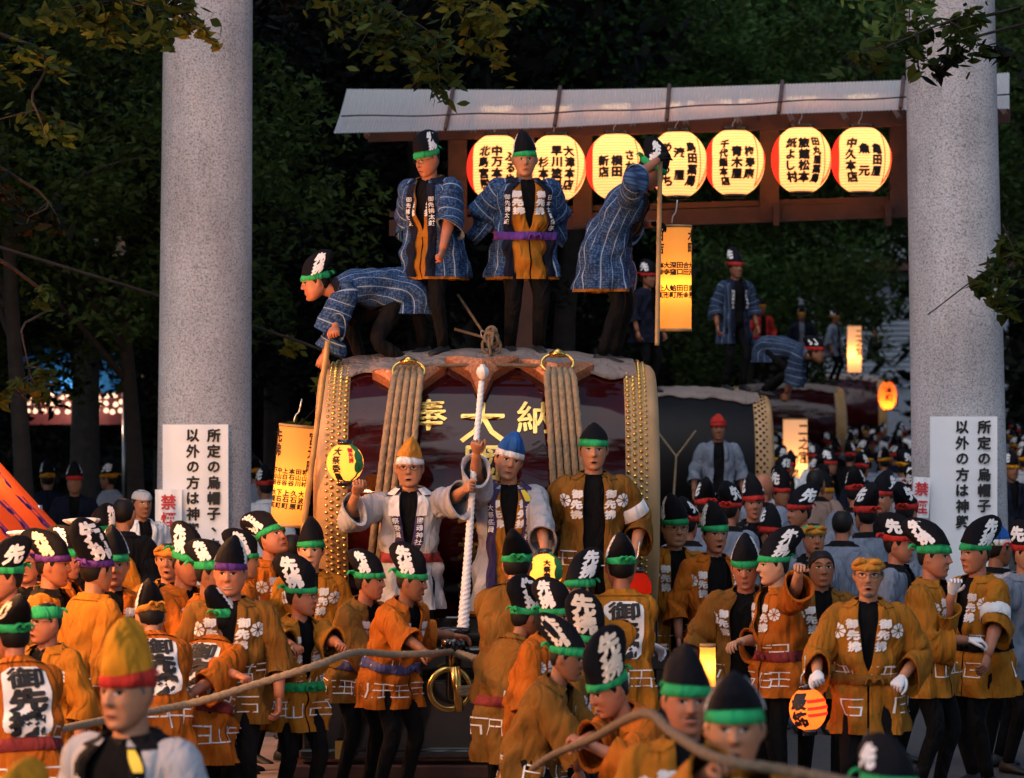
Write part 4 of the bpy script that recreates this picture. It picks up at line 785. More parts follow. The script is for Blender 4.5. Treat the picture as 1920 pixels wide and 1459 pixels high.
# cart
ct = tag(empty('drum_cart', (XD, YD, 0)), 'black lacquered cart carrying the maroon drum', 'cart')
def cbox(name, lo, hi, m='black_lacquer', bev=.015):
    b = MB(); b.box(lo, hi); o = b.build(name, [m], ct, False); md = o.modifiers.new('bevel', 'BEVEL'); md.width = bev; md.segments = 2; return o
cbox('deck', (-1.45, -1.62, .46), (1.45, 1.6, .56)); cbox('front_beam', (-1.25, -2.02, .78), (1.25, -1.86, .93)); cbox('front_panel', (-1.25, -1.90, .20), (1.25, -1.78, .70)); cbox('front_rail', (-1.27, -1.97, .17), (1.27, -1.83, .235))
cbox('sill', (-1.35, -1.98, .03), (1.35, -1.5, .13), 'red_timber'); cbox('saddle', (-1.2, -.75, .56), (-1.0, .75, 1.15)); cbox('saddle', (1.0, -.75, .56), (1.2, .75, 1.15)); cbox('middle_panel', (-1.2, -1.3, .56), (1.2, -1.2, 1.1))
for s in (-1, 1): cbox('side_beam', (s*1.36-.07, -1.95, .56), (s*1.36+.07, 1.7, .74)); cbox('front_post', (s*1.2-.05, -1.93, .13), (s*1.2+.05, -1.83, .95))
for s in (-1, 1):
    for y in (-1.1, 1.1):
        b = MB(); b.lathe([(.05, -.07), (.30, -.07), (.34, -.05), (.34, .05), (.30, .07), (.05, .07)], 28, 0, (s*.9, y, .34), 'x'); b.build('wheel', ['brown_timber'], ct)
c0 = at(850, 1225, 23.05)-np.array([XD, YD, 0]); b = MB(); b.lathe([(.03, -.34), (.05, -.30), (.05, .0), (.085, .02), (.085, .10), (.04, .12), (.11, .14), (.11, .17), (.02, .18)], 18, 0, c0, cap=True); b.build('bollard', ['black_lacquer'], ct)
for px, py, ry in ((843, 1292, .2), (938, 1290, 1.2)):
    c = at(px, py, 23.0)-np.array([XD, YD, 0]); a = np.linspace(0, 2*PI, 40); b = MB(); b.tube(np.stack([c[0]+.135*np.cos(a)*math.cos(ry), c[1]+.135*np.cos(a)*math.sin(ry), c[2]+.135*np.sin(a)], -1), .022, 10, 0, False); b.build('draw_ring', ['gold'], ct)
b = MB(); c = at(853, 1250, 22.97)-np.array([XD, YD, 0]); b.tube([c, c+np.array([.03, 0, -.30])], [.035, .03], 12); b.build('draw_pin', ['gold'], ct)
b = MB(); b.box((-1.02, -2.05, .18), (-.95, -1.98, .30)); b.build('gold_plate', ['gold'], ct, False)
b = MB(); c1 = at(860, 1297, 22.95)-np.array([XD, YD, 0]); c2 = at(935, 1288, 22.95)-np.array([XD, YD, 0])
for i in range(3): rope_mesh(b, bez([c1+np.array([0, 0, .02*i-.02]), (c1+c2)/2+np.array([0, 0, -.02+.02*i]), c2+np.array([0, 0, .02*i-.02])], 4), .018, 12, 0, 8)
b.build('lashing', ['rope'], ct)
b = MB(); c = at(918, 1300, 22.6); z = np.linspace(0, 1, 9); b.lathe(np.stack([.05*np.array([.2, .35, .8, 1.15, 1.2, 1.15, 1.1, 1.1, .1]), .06-.21*z], 1), 12, 0, (0, 0, 0)); po = tag(b.build('pouch', ['plastic_blue']), 'crumpled violet plastic bag hanging beside the gold rings of the cart', 'bag'); po.location = tuple(c); po.rotation_euler = (0, R_(-18), 0)
# ---------------------------------------------------------------- tall lanterns on bamboo, hand lanterns
def band_text(rows):
    out = []
    for z, sz, words in rows:
        n = len(words)
        for i, w in enumerate(words): out.append(((i-(n-1)/2)*(2.5/max(n, 2)), z, w, sz, 'print_black'))
    return out
LT = [(-1.15, .33, '先拂', .10, 'print_black'), (1.15, .33, '宮元町', .10, 'print_black')]+band_text([(.055, .042, ['下山谷', '中山谷', '上白谷', '本石谷', '田山川', '坂山村', '沢川町'])])+band_text([(-.10, .046, ['大原町', '下石町', '上石町', '久石原', '大波町', '宮石所'])])
lantern('tall amber paper lantern tied to a leaning bamboo pole left of the drum', tuple(at(549, 892, 24.5)), .132, .355, 'tall', LT, paper='candle_paper', e=2.2, tilt=(0, 5.5), hot=-.08, fat=.0015, lc=(1, .55, .14))
LR = [(-1.2, .36, '日吉', .09, 'print_black'), (1.15, .36, '木町', .09, 'print_black')]+band_text([(.12, .05, ['本寺', '大寺', '深窪', '田口', '合田', '大沢'])])+band_text([(-.05, .05, ['上町', '人形', '蛤町', '田所', '日金', '里見'])])
lantern('tall amber paper lantern hanging beside the upright bamboo pole', tuple(at(1267, 522, 25.4)), .118, .383, 'tall', LR, paper='candle_paper', e=2.2, hot=-.06, fat=.0015, lc=(1, .55, .14))
def leaf_mark(o, rf):
    b = MB()
    for z0, r0 in ((.10, .030), (.04, .045), (-.02, .05)):
        v, t = disc(r0, 14); b.add(on_lathe(v, .95, z0, rf, .004), t)
    v, t = strokes([[(0, 0), (-.01, -.09)]], .02); b.add(on_lathe(v, .95, -.03, rf, .006), t); b.build('leaf_mark', ['print_green'], o)
lantern('small round glowing lantern raised by the man in the orange pointed cap', tuple(at(647, 868, 23.5)), .128, .125, 'round', [(-.45, .11, '大祭委員', .058, 'print_black'), (.38, .105, '御先拂', .034, 'print_red')], paper='candle_paper', e=1.5, hot=0, extra=leaf_mark, fat=.0022, hook=False)
lantern('round lantern with green mark held low by the man in the blue cap', tuple(at(1022, 1072, 23.0)), .12, .115, 'round', [(.1, .06, '大祭委員', .045, 'print_black')], paper='candle_paper', e=1.5, tilt=(-14, 0), extra=leaf_mark, hook=False)
lantern('round orange lantern with red stripes hanging from the gloved hand of the bearded man', tuple(at(1515, 1330, 20.2)), .112, .118, 'round', [(-.62, .105, '最締', .10, 'print_black')], paper='orange_paper', e=1.1, hook=True, stripes=True, fat=.004, tilt=(0, -5), lc=(1, .38, .08))
lantern('red round lantern half hidden behind the man with the writing on his back', tuple(at(1196, 1104, 22.2)), .09, .105, 'round', [], paper='red_paper', e=.15, hook=True, lc=(1, .25, .08))
lantern('pale box-shaped lantern standing in front of the third drum', tuple(at(1491, 850, 56)), .20, .56, 'tall', [(.7, .50, '二之宮', .22, 'print_black')]+band_text([(-.02, .08, ['千代', '新町', '本町']), (-.25, .08, ['地蔵', '宿町', '番場'])]), paper='pale_paper', e=9, hot=-.22, hook=False, lc=(1, .5, .16))
lantern('pale box-shaped lantern high on the far drum', tuple(at(1602, 655, 76)), .155, .52, 'tall', [(.7, .45, '二之宮', .2, 'print_black')], paper='pale_paper', e=9, hot=-.12, hook=False, lc=(1, .5, .16))
lantern('fat orange lantern glowing above the distant crowd', tuple(at(1664, 742, 90)), .24, .36, 'round', [(.1, .25, '本町', .2, 'print_black')], paper='orange_paper', e=16, hot=-.2, hook=True, lc=(1, .35, .08))
lantern('small lantern burning low between the stooping man and the gloved hand', tuple(at(1327, 1250, 19.6)), .045, .12, 'tall', [], paper='candle_paper', e=1.4, hook=False)
def pole(label, a, c, r=.022, name='bamboo_pole'):
    o = tag(empty(name, tuple(c)), label, 'pole'); b = MB(); K = 26; t = np.linspace(0, 1, K*3+1); rr = r*(1+.13*(np.arange(len(t)) % 9 == 0)); b.tube((np.asarray(a)-c)[None]*(1-t)[:, None]+0*t[:, None], rr, 10); b.build('culm', ['bamboo'], o); return o
pole('leaning bamboo pole gripped by the man bending on the drum', at(615, 640, 24.1), at(566, 1015, 24.3), .021); pole('upright bamboo pole under the black-gloved hand', at(1238, 292, 24.8), at(1232, 648, 24.8), .018)
# ---------------------------------------------------------------- further drums down the street
drum('black drum with dark studs and a tan cover behind the maroon drum', (1263-960)*44/FPX, 44, 1.68, 1., False, 'dull_black', 'mat_cloth', 'dull_black')
drum('distant maroon drum with a band of gold studs', (1474-960)*73.5/FPX, 73.5, 1.83, 1., False); drum('farthest drum with a pale studded head', (1572-960)*97/FPX, 97, 2.1, 1.05, False)
b = MB()
for x1, x2 in ((-.22, 0), (.22, 0)): rope_mesh(b, [at(1268, 856, 42.2)+np.array([x1*1.1, 0, .32]), at(1268, 856, 42.2)], .012, 10, 0, 6)
rope_mesh(b, [at(1268, 856, 42.2), at(1262, 950, 42.2)], .014, 10, 0, 6); tag(b.build('yoke_rope', ['rope']), 'pale forked rope hanging before the black drum', 'rope')
# ---------------------------------------------------------------- stalls
ms_ = tag(empty('market_stall', (-4.4, 24, 0)), 'lit stall with a glowing red awning at the side of the approach', 'stall')
b = MB(); n = 40; yy = np.linspace(-14, 3.9, n); G = []
for q in np.linspace(0, 1, 9): G.append(np.stack([-.75+1.46*q**.9+0*yy, yy, 3.15-1.60*q-.05*np.sin(q*PI)+.025*np.sin(yy*4)*q], -1))
b.grid(np.array(G), False); b.build('awning', ['stall_cloth'], ms_)
v, t = column('やきそば', .34, .02, 1.05, 1.0, .1); v, t = fatten(v, t, .01)
for y0 in (3.2, 2.2, 1.2):
    b = MB(); q = (-v[:, 1])/1.6; q = np.clip(q+.12, 0, 1); b.add(np.stack([-.75+1.46*q**.9+.014, y0-v[:, 0], 3.15-1.6*q-.05*np.sin(q*PI)+.02], -1), t)
    b.build('awning_lettering', ['purple_cloth'], ms_, False)
for y in (-13.6, -9.5, -5.4, -1, 3.8):
    for x, h in ((-.9, 3.2), (.55, 1.75)): b = MB(); b.tube([(x, y, 0), (x, y, h)], .025, 8); b.build('post', ['steel'], ms_)
b = MB(); b.box((-.7, -13.3, .1), (.2, 3.7, .85)); b.build('counter', ['stall_yellow'], ms_, False)
for y in (-4.5, -1.8, .9, 3.0): lp = lamp('stall_bulb_light', (-.25, y, 2.15), 170, (1, .50, .18), .08, ms_); b = MB(); b.lathe([(.001, -.05), (.03, -.04), (.045, 0), (.035, .04), (.016, .07), (.016, .1)], 12, 0, (-.25, y, 2.15+.0)); b.build('bulb', ['bulb'], ms_)
for y in (-13.2, -10, -6.3, -3.6, -.9):
    lamp('eave_bulb_light', (.5, y, 2.75), 330 if y > -8 else 340, (1, .45, .14), .10, ms_); b = MB(); b.lathe([(.001, -.05), (.03, -.04), (.045, 0), (.035, .04), (.016, .07), (.016, .1)], 12, 0, (.5, y, 2.75)); b.build('bulb', ['bulb'], ms_); b = MB(); b.tube([(.5, y, 2.85), (.3, y, 3.1), (-.7, y, 3.2)], .012, 6); b.build('lamp_arm', ['steel'], ms_)
bs = tag(empty('market_stall', tuple(at(140, 1000, 62)*np.array([1, 1, 0]))), 'distant stall under a blue awning with rows of bright bulbs among the trees', 'stall')
b = MB(); xs = np.linspace(-1.0, 1.0, 12); b.grid(np.array([np.stack([xs, 0*xs+y, z+.03*np.sin(xs*6)], -1) for y, z in ((-.6, 2.70), (0, 3.1), (.6, 3.5))]), False); b.build('awning', ['blue_tarp'], bs)
for x in (-.95, .95): b = MB(); b.tube([(x, -.5, 0), (x, -.5, 2.72)], .03, 8); b.build('post', ['steel'], bs)
b = MB(); b.box((-.95, .5, 2.1), (.95, .58, 2.75)); b.build('back_board', ['plum_board'], bs, False)
for i in range(13):
    for j in range(3):
        b = MB(); b.lathe([(.001, -.05), (.045, -.03), (.05, 0), (.03, .04), (.001, .05)], 8, 0, (-.86+i*.143+rng.uniform(-.03, .03), .2-.12*j, 2.62-.13*j+rng.uniform(-.03, .03))); b.build('bulb', ['bulb_soft'], bs)
lamp('stall_light', (0, -.2, 2.5), 45, (1, .6, .4), .1, bs)
b = MB(); tl = tag(empty('paper_streamer', tuple(at(215, 440, 40))), 'small white folded paper ornament hanging in the dark trees', 'ornament')
for i, (dx, dz, w) in enumerate(((-.2, -.05, .09), (.05, .02, .05), (.06, -.08, .11), (.06, -.16, .13))): b = MB(); b.grid(np.array([[[dx-w/2, 0, dz], [dx+w/2, 0, dz]], [[dx-w*.7, .02, dz-.09], [dx+w*.7, -.02, dz-.09]]]), False); b.build('paper_fold', ['white_cloth'], tl)
# far building with lapped siding
fb = tag(empty('siding_building', tuple(at(1650, 1000, 112)*np.array([1, 1, 0]))), 'far grey building with lapped siding behind the crowd', 'building')
b = MB(); b.box((-2.6, 0, 0), (4.2, 3, 8)); b.build('wall', ['siding'], fb, False)
for i in range(22): b = MB(); b.grid(np.array([[[-2.6, -.07, 2.9+i*.17], [4.2, -.07, 2.9+i*.17]], [[-2.6, -.01, 3.07+i*.17], [4.2, -.01, 3.07+i*.17]]]), False); b.grid(np.array([[[-2.6, -.0, 2.9+i*.17], [4.2, -.0, 2.9+i*.17]], [[-2.6, -.07, 2.9+i*.17], [4.2, -.07, 2.9+i*.17]]]), False); b.build('siding_board', ['siding'], fb, False)
b = MB(); b.box((-2.9, -.8, 6.7), (4.5, 3.4, 7.0)); b.build('eave', ['brown_timber'], fb, False)
# ---------------------------------------------------------------- trees
def leaves(mb, C, size, r, m=0, flatz=.6, six=False):
    N = len(C); a = r.normal(size=(N, 3)); a[:, 2] *= flatz; a[:, 2] -= .25; a /= np.linalg.norm(a, axis=1, keepdims=True); q = r.normal(size=(N, 3)); w = np.cross(a, q); w /= np.linalg.norm(w, axis=1, keepdims=True)+1e-9
    L = (size*r.uniform(.6, 1.25, N))[:, None]; W = L*.42
    if six:
        V = np.stack([C-a*L*.5, C-a*L*.1+w*W*.5, C+a*L*.22+w*W*.42, C+a*L*.62, C+a*L*.22-w*W*.42, C-a*L*.1-w*W*.5], 1); f = np.arange(N*6).reshape(N, 6)
    else: V = np.stack([C-a*L*.5, C+w*W*.5, C+a*L*.5, C-w*W*.5], 1); f = np.arange(N*4).reshape(N, 4)
    mb.add(V.reshape(-1, 3), f, m)
def crown_data(name, R, H, N, leaf, m, seed, clumps=60):
    r = np.random.default_rng(seed); b = MB(); u = r.normal(size=(clumps, 3)); u /= np.linalg.norm(u, axis=1, keepdims=True); cc = u*(r.uniform(.35, 1, (clumps, 1))**.6)*np.array([R, R, H]); rad = r.uniform(.12, .28, clumps)*R
    pick = r.integers(clumps, size=N); d = r.normal(size=(N, 3)); d /= np.linalg.norm(d, axis=1, keepdims=True); C = cc[pick]+d*(rad[pick]*r.uniform(.3, 1, N)**.5)[:, None]*np.array([1, 1, .7]); leaves(b, C, leaf, r); return b.data(name, [m], False)
def trunk_data(h, r0, seed, limbs=6, spread=2.5):
    r = np.random.default_rng(seed); b = MB(); top = np.array([r.uniform(-.4, .4), r.uniform(-.4, .4), h]); P = bez([(0, 0, -.2), (r.uniform(-.1, .1), 0, h*.3), (top[0]*.6, top[1]*.6, h*.65), top], 5); b.tube(P, np.interp(np.linspace(0, 1, len(P)), [0, .06, 1], [r0*1.35, r0, r0*.4]), 12)
    for i in range(limbs):
        t = r.uniform(.45, .95); p = P[int(t*(len(P)-1))]; a = r.uniform(0, 2*PI); e = p+np.array([math.cos(a)*spread, math.sin(a)*spread, r.uniform(.5, 1.8)]); b.tube(bez([p, (p+e)/2+np.array([0, 0, .25]), e], 4), np.linspace(r0*.4, r0*.08, 9), 7)
    return b.data('trunk', ['bark'])
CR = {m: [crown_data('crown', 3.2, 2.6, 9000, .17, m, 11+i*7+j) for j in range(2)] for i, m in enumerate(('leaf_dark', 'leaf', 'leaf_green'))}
TR = [trunk_data(6.5, .20, 5), trunk_data(7.5, .26, 6), trunk_data(6.0, .13, 8, 5, 1.8)]
def tree(label, px, Y, m='leaf_dark', ch=7.5, sc=1., v=0, tv=0, group='trees of the shrine wood', rz=0, sz=1., root=None):
    o = tag(empty('tree', ((px-960)*Y/FPX, Y, 0), rz if root is None else 0), label, 'tree', group)
    if root is None: t = link('trunk', TR[tv], o); t.scale = (1, 1, ch/6.5)
    else:
        dx = (root-px)*Y/FPX; b = MB(); b.tube(bez([(dx, 0, -.1), (dx, 0, ch*.45), (dx*.75, 0, ch*.72), (0, 0, ch)], 5), np.linspace(.24, .07, 16), 12)
        for q in ((1.4, .5, 1), (-1.2, -.6, .9), (.4, 1.3, 1.3)): b.tube(bez([(dx*.3, 0, ch*.9), (q[0]*.5, q[1]*.5, ch+q[2]*.3), (q[0], q[1], ch+q[2])], 4), np.linspace(.07, .02, 9), 7)
        b.build('trunk', ['bark'], o)
    for i, (dx, dy, dz) in enumerate(((0, 0, 0), (1.6*sc, -.6, -1.3*sc))):
        c = link('crown', CR[m if (i == 0 or m != 'leaf_green') else ('leaf', 'leaf_dark')[int(px) % 2]][(v+i) % 2], o); c.location = (dx, dy, ch+dz); c.scale = (sc, sc, sc*sz); c.rotation_euler = (0, 0, rz+i*2)  # lower crown of a green tree gets darker leaves: canopy shade painted in
    return o
T1_, T2_, T3_ = 'dark evergreen tree in the shadowed shrine wood', 'leafy tree of the shrine wood with dull green foliage', 'green broadleaf tree rising above the lantern roof'
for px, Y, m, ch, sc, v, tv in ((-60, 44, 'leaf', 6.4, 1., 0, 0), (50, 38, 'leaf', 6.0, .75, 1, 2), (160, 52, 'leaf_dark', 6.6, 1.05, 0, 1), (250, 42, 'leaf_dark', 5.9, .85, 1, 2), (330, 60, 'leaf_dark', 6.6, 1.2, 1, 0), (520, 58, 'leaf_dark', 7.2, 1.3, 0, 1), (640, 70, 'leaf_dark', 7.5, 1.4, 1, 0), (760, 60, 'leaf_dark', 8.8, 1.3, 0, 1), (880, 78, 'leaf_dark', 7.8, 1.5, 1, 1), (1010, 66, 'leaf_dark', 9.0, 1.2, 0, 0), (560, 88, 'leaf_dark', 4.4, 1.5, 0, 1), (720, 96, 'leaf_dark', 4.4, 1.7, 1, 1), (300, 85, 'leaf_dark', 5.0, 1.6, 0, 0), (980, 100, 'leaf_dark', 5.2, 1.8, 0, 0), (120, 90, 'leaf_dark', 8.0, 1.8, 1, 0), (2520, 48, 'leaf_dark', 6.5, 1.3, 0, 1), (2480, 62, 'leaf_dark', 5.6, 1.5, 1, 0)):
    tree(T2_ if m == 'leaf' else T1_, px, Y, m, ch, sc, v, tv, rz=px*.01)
for px, Y, ch, sc, v in ((1150, 64, 9.2, 1.0, 0), (1290, 58, 9.0, 1.0, 1), (1430, 66, 9.6, 1.15, 0), (1560, 60, 9.0, 1.0, 1), (1400, 84, 8.2, 1.2, 0), (1660, 75, 9.6, 1.2, 0)): tree(T3_, px, Y, 'leaf_green', ch, sc, v, 1, 'green trees above the roof', rz=px*.013, root=1060 if px < 1420 else 1790)
for px, Y, ch, sc in ((1400, 104, 7.2, .9), (1330, 90, 6.0, 1.0), (1520, 108, 9.4, .8)): tree('distant tree with loose foliage before the grey siding', px, Y, 'leaf', ch, sc, 0, 2, 'trees before the far building', rz=px, root=px if px > 1390 and px < 1450 else 1090)
for x, Y, ch, sc in ((-8, 40, 13.0, 1.6), (-11, 30, 10.5, 1.6), (-1.5, 56, 15, 2.0), (-9, 54, 13, 2.0), (13, 40, 12.5, 1.5)):  # overhead crowns added to darken the wood behind
    tree('tall tree added so its crown shades the wood behind', x*FPX/Y+960, Y, 'leaf_dark', ch, sc, 0, 1, 'tall trees added to shade the wood', rz=x)
for x, Y, ch, sc in ((-5.2, 17, 11.0, 1.0), (5.6, 13, 11.5, 1.05), (-4.0, 5, 13.5, 1.3), (7.5, 20, 9.8, .9), (3.4, 3, 14.5, 1.2)):  # out of view, added so their crowns break up the drum's sky reflection
    tree('unseen tall tree added to break up the sky reflected in the drum', x*FPX/Y+960, Y, 'leaf', ch, sc, 0, 1, 'unseen trees added for the drum reflection', rz=x)
# wood behind everything: one dark mass, its backing sheet added to block the sky
b = MB(); xs = np.linspace(-60, 60, 50); zs = np.linspace(-1, 42, 24); r4 = np.random.default_rng(4); G = np.stack(np.broadcast_arrays(xs[None], 128+0*xs[None]+4*np.sin(xs*.6)[None]+.06*zs[:, None]**1.2, zs[:, None]), -1).copy(); G[..., 1] += r4.normal(0, .8, G.shape[:2]); tag(b.grid(G, False) or b.build('wood_backdrop', ['leaf_dark']), kind='structure')
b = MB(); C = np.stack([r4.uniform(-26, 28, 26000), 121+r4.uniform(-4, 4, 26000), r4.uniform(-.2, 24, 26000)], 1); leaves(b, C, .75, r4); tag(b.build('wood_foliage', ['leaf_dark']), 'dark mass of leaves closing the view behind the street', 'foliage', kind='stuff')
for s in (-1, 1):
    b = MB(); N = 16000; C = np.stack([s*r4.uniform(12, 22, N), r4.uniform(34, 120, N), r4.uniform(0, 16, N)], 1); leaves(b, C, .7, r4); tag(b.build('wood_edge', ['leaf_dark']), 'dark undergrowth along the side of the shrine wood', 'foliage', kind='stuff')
# hanging boughs near the camera
def bough(o, pts, spread, N, leaf, m, seed, hang=.3, r0=.02):
    r = np.random.default_rng(seed); b = MB(); P = bez(pts, 6); b.tube(P, np.linspace(r0, .004, len(P)), 6); tw = []
    for i in range(max(4, N//28)):
        k = r.integers(1, len(P)); e = P[k]+np.array([r.normal(0, spread), r.normal(0, spread*.6), r.normal(-hang*.5, spread*.5)]); b.tube([P[k], (P[k]+e)/2+np.array([0, 0, .03]), e], [.006, .004, .002], 5); tw.append((P[k], e))
    b.build('branch', ['bark'], o); b = MB(); q = r.integers(len(tw), size=N); t = r.uniform(.25, 1.1, N)[:, None]; A = np.array([x[0] for x in tw])[q]; B = np.array([x[1] for x in tw])[q]; leaves(b, A+(B-A)*t+r.normal(0, spread*.16, (N, 3)), leaf, r, 0, .5, True); b.build('foliage', [m], o, False)
def nearT(label, x, Y, h, seed): o = tag(empty('tree', (0, 0, 0)), label, 'tree'); t = link('trunk', TR[1], o); t.location = (x, Y, 0); t.scale = (1, 1, h/7.5); return o
o = nearT('broadleaf tree whose drooping leaves hang before the right stone pillar', 7.2, 24.5, 8, 1); Z = lambda px, py, Y: tuple(at(px, py, Y))
bough(o, [(6.8, 24.5, 6.2), Z(1890, 20, 24), Z(1780, 40, 23.5), Z(1660, 90, 23)], .26, 420, .115, 'leaf', 21, .35); bough(o, [(6.8, 24.5, 6.0), Z(1900, 50, 24), Z(1830, 90, 23.5)], .22, 260, .115, 'leaf_dark', 22, .3); bough(o, [(6.9, 24.5, 6.6), Z(1800, -40, 24), Z(1700, -10, 24)], .3, 420, .115, 'leaf_green', 23, .4)
bough(o, [(6.9, 23, 4.6), Z(1925, 470, 22), Z(1860, 500, 21.6), Z(1740, 590, 21.2)], .13, 170, .12, 'leaf', 24, .14, .006); bough(o, [(6.9, 23, 4.4), Z(1930, 560, 22), Z(1905, 480, 22), Z(1880, 420, 22)], .16, 150, .12, 'leaf', 25, .1, .006)
o = nearT('maple tree with leaves hanging over the left stone pillar', -7.5, 22, 8, 2)
bough(o, [(-7.2, 22, 6.0), Z(60, -10, 23), Z(220, 0, 23), Z(350, 30, 23)], .25, 420, .12, 'leaf', 31, .3); bough(o, [(-7.2, 22, 5.6), Z(-10, 60, 24), Z(60, 190, 24), Z(90, 260, 24)], .28, 330, .12, 'leaf', 32, .3); bough(o, [(-7.2, 22, 5.8), Z(250, -30, 23), Z(330, 10, 23), Z(365, 55, 22.8)], .10, 80, .12, 'leaf_yellow', 33, .2); bough(o, [(-7.2, 22, 5.6), Z(20, 500, 27), Z(40, 620, 27), Z(60, 720, 27)], .22, 170, .13, 'leaf', 34, .3); bough(o, [(-7.2, 22, 5.9), Z(10, 320, 26), Z(50, 420, 26)], .3, 240, .13, 'leaf_dark', 35, .3)
o = nearT('tree with low twigs hanging over the middle of the view', -9.0, 30, 9, 3)
bough(o, [(-8, 30, 7.6), Z(560, -60, 27), Z(740, 20, 27), Z(850, 90, 27)], .35, 700, .12, 'leaf', 36, .45); bough(o, [(-8, 30, 7.6), Z(640, -80, 28), Z(850, -20, 28), Z(950, 40, 28)], .33, 520, .12, 'leaf_yellow', 37, .4); bough(o, [(-8, 30, 7.6), Z(500, -60, 28), Z(620, -10, 28)], .3, 380, .12, 'leaf_dark', 38, .4); bough(o, [(-8, 30, 5), Z(560, 640, 33), Z(620, 720, 33), Z(560, 800, 33)], .25, 160, .16, 'leaf_yellow', 39, .3)
# ---------------------------------------------------------------- the festival people
P = person; S_ = lambda s: FPX/s
# on the drum
P('person in indigo striped coat bending far over the edge of the drum', 592, 532, 25.0, -78, lean=92, base=2.72, k=.95, coat='indigo', prints=False, lapel='dark_navy', hem=-.20, arms=((614, 694, 24.3), (600, 690, 24.9)), grips=(.85, .5), hp=12, feet=((-.2, -.25), (.16, .12)), skin='skin_ruddy', sleeve=.8, hatp=dict(h=.16, back=.09))
P('person in indigo coat looking down, standing on the drum beside the stooped one', 801, 300, 25.0, -32, base=2.93, lean=8, fat=1.1, coat='indigo', prints=False, lapel='dark_navy', open_=True, hem=-.27, arms=('back', (826, 500, 24.7)), hy=-14, hp=20, glasses=True, collartext=('御先拂太鼓', '御先拂太鼓'), inner='mustard', skin='skin_ruddy', grips=(.3, .95), sleeve=.2)
P('person in indigo coat open over orange, hands behind, on the drum top', 984, 302, 25.1, 14, base=2.94, lean=2, fat=1.16, coat='indigo', prints=False, lapel='dark_navy', open_=True, gap=.12, inner='mustard', belt='purple_cloth', hem=-.27, arms=('back', 'back'), collartext=('日本太鼓保存', '御先拂太鼓'), skin='skin', hy=-10)
P('person in indigo coat stooping with a gloved hand on the bamboo pole', 1220, 322, 25.0, 78, base=2.86, lean=30, coat='indigo', prints=False, lapel='dark_navy', hem=-.32, arms=((1234, 300, 24.75), (1225, 420, 25.2)), hp=35, glove='black_cloth', grips=(.9, .4), inner='mustard', skin='skin_ruddy', sleeve=.05)
# in front of the drum
P('person in grey coat and orange pointed cap raising a small lantern', 768, 880, 23.75, -3, base=.56, coat='grey_cloth', prints=False, lapel='lapel_purple', collartext=('大國魂神社', '大祭委員'), belt='wine_belt', hem=-.30, arms=(((668, 925, 23.45), (0, 0, 1)), ((884, 912, 23.2), (0, 1, -.3))), grips=(.7, .9), hatm='orange_wrap', letters=None, band='white_cloth', hatp=dict(h=.16, belly=.095, back=.02), sleeve=.5, glasses=True, towel=True, hp=2, legs='black_cloth')
P('person in open grey coat and blue cap leaning his head, gripping the white rope', 954, 866, 23.75, 2, base=.56, roll=0, hr=13, coat='grey_cloth', prints=False, lapel='lapel_purple', collartext=('大國魂神社', '大祭委員'), open_=True, inner='mustard', hem=-.34, arms=(((891, 835, 23.25), (.2, 1, 0)), (1022, 1035, 23.35)), grips=(.95, .9), hatm='blue_cloth', letters=None, band='white_cloth', hatp=dict(h=.15, belly=.10, back=.0), sleeve=.45, tagm='yellow_tag', hy=8, gap=.075)
P('person in plain ochre coat with necklace standing by the right drum head', 1113, 846, 23.8, 0, base=.56, coat='ochre', open_=True, gap=.055, arms=('back', (1190, 1035, 23.7)), armband=1, fat=1.06, hatp=dict(h=.11), letters=None, hem=-.3, skin='skin')
# left side
P('person seen from behind with back writing next to the spectacled green headband', 24, 1195, S_(372), -156, lean=18, coat='orange_cloth', patch=True, arms=('fwd', 'fwd'), letters='拂', letm='print_cream', belt='wine_belt', skin='skin_ruddy', grips=(.9, .9))
P('person with spectacles and green headband in a bright orange coat behind the marked back', 84, 1168, S_(338), -35, coat='amber', hy=-12, glasses=True, skin='skin_ruddy', letters=None, hat=None, fat=1.05)
P('person with green headband at the very edge behind the marked cap', 8, 1085, None, -60, coat='ochre', letters='先', skin='skin_ruddy')
P('person in dark uniform and white-topped cap with a brass badge', 48, 1033, None, 15, coat='dark_navy', prints=False, hat='police', band=None, skin='skin_ruddy')
P('bald person with spectacles in front of the badge-capped officer', 52, 1058, S_(282), -10, coat='amber', hat=None, band=None, hairm='none', glasses=True, beard=1, skin='skin_ruddy')
P('person in profile with purple headband tied in white and letters on the cap', 100, 1062, S_(300), 82, coat='amber', letm='print_cream', band='purple_cloth', skin='skin_ruddy', letters='先拂', lapel='black_cloth')
P('person with green headband in profile just beyond the purple-banded one', 124, 1052, S_(280), 78, coat='orange_cloth', skin='skin_ruddy')
P('person in mustard coat with purple headband turned away beside the white-capped officer', 182, 1072, S_(305), 128, coat='amber', band='purple_cloth', hatp=dict(h=.25), skin='skin', hy=5)
P('officer in dark uniform whose white cap rises above the purple-banded hat', 152, 1006, None, 60, coat='black_cloth', prints=False, hat='police', band=None, skin='skin_ruddy')
P('person with ruddy face and tilted cap just right of the white officer cap', 190, 1003, None, -18, coat='amber', skin='skin_ruddy', hy=-10)
P('young person with green headband facing out in an orange coat with lettered collar', 213, 1062, S_(300), 8, coat='orange_cloth', letters='先拂', skin='skin')
P('person stooping away with rounded back lettering, cap bent forward behind the yellow hat', 282, 1160, S_(320), 196, lean=26, coat='orange_cloth', patch=True, arms=('fwd', 'fwd'), letters='先拂', band='orange_wrap', hp=20)
P('woman with orange head wrap in front of the white notice', 316, 1052, S_(290), -4, k=.93, coat='amber', hat='wrap', band=None, skin='skin', prints=False)
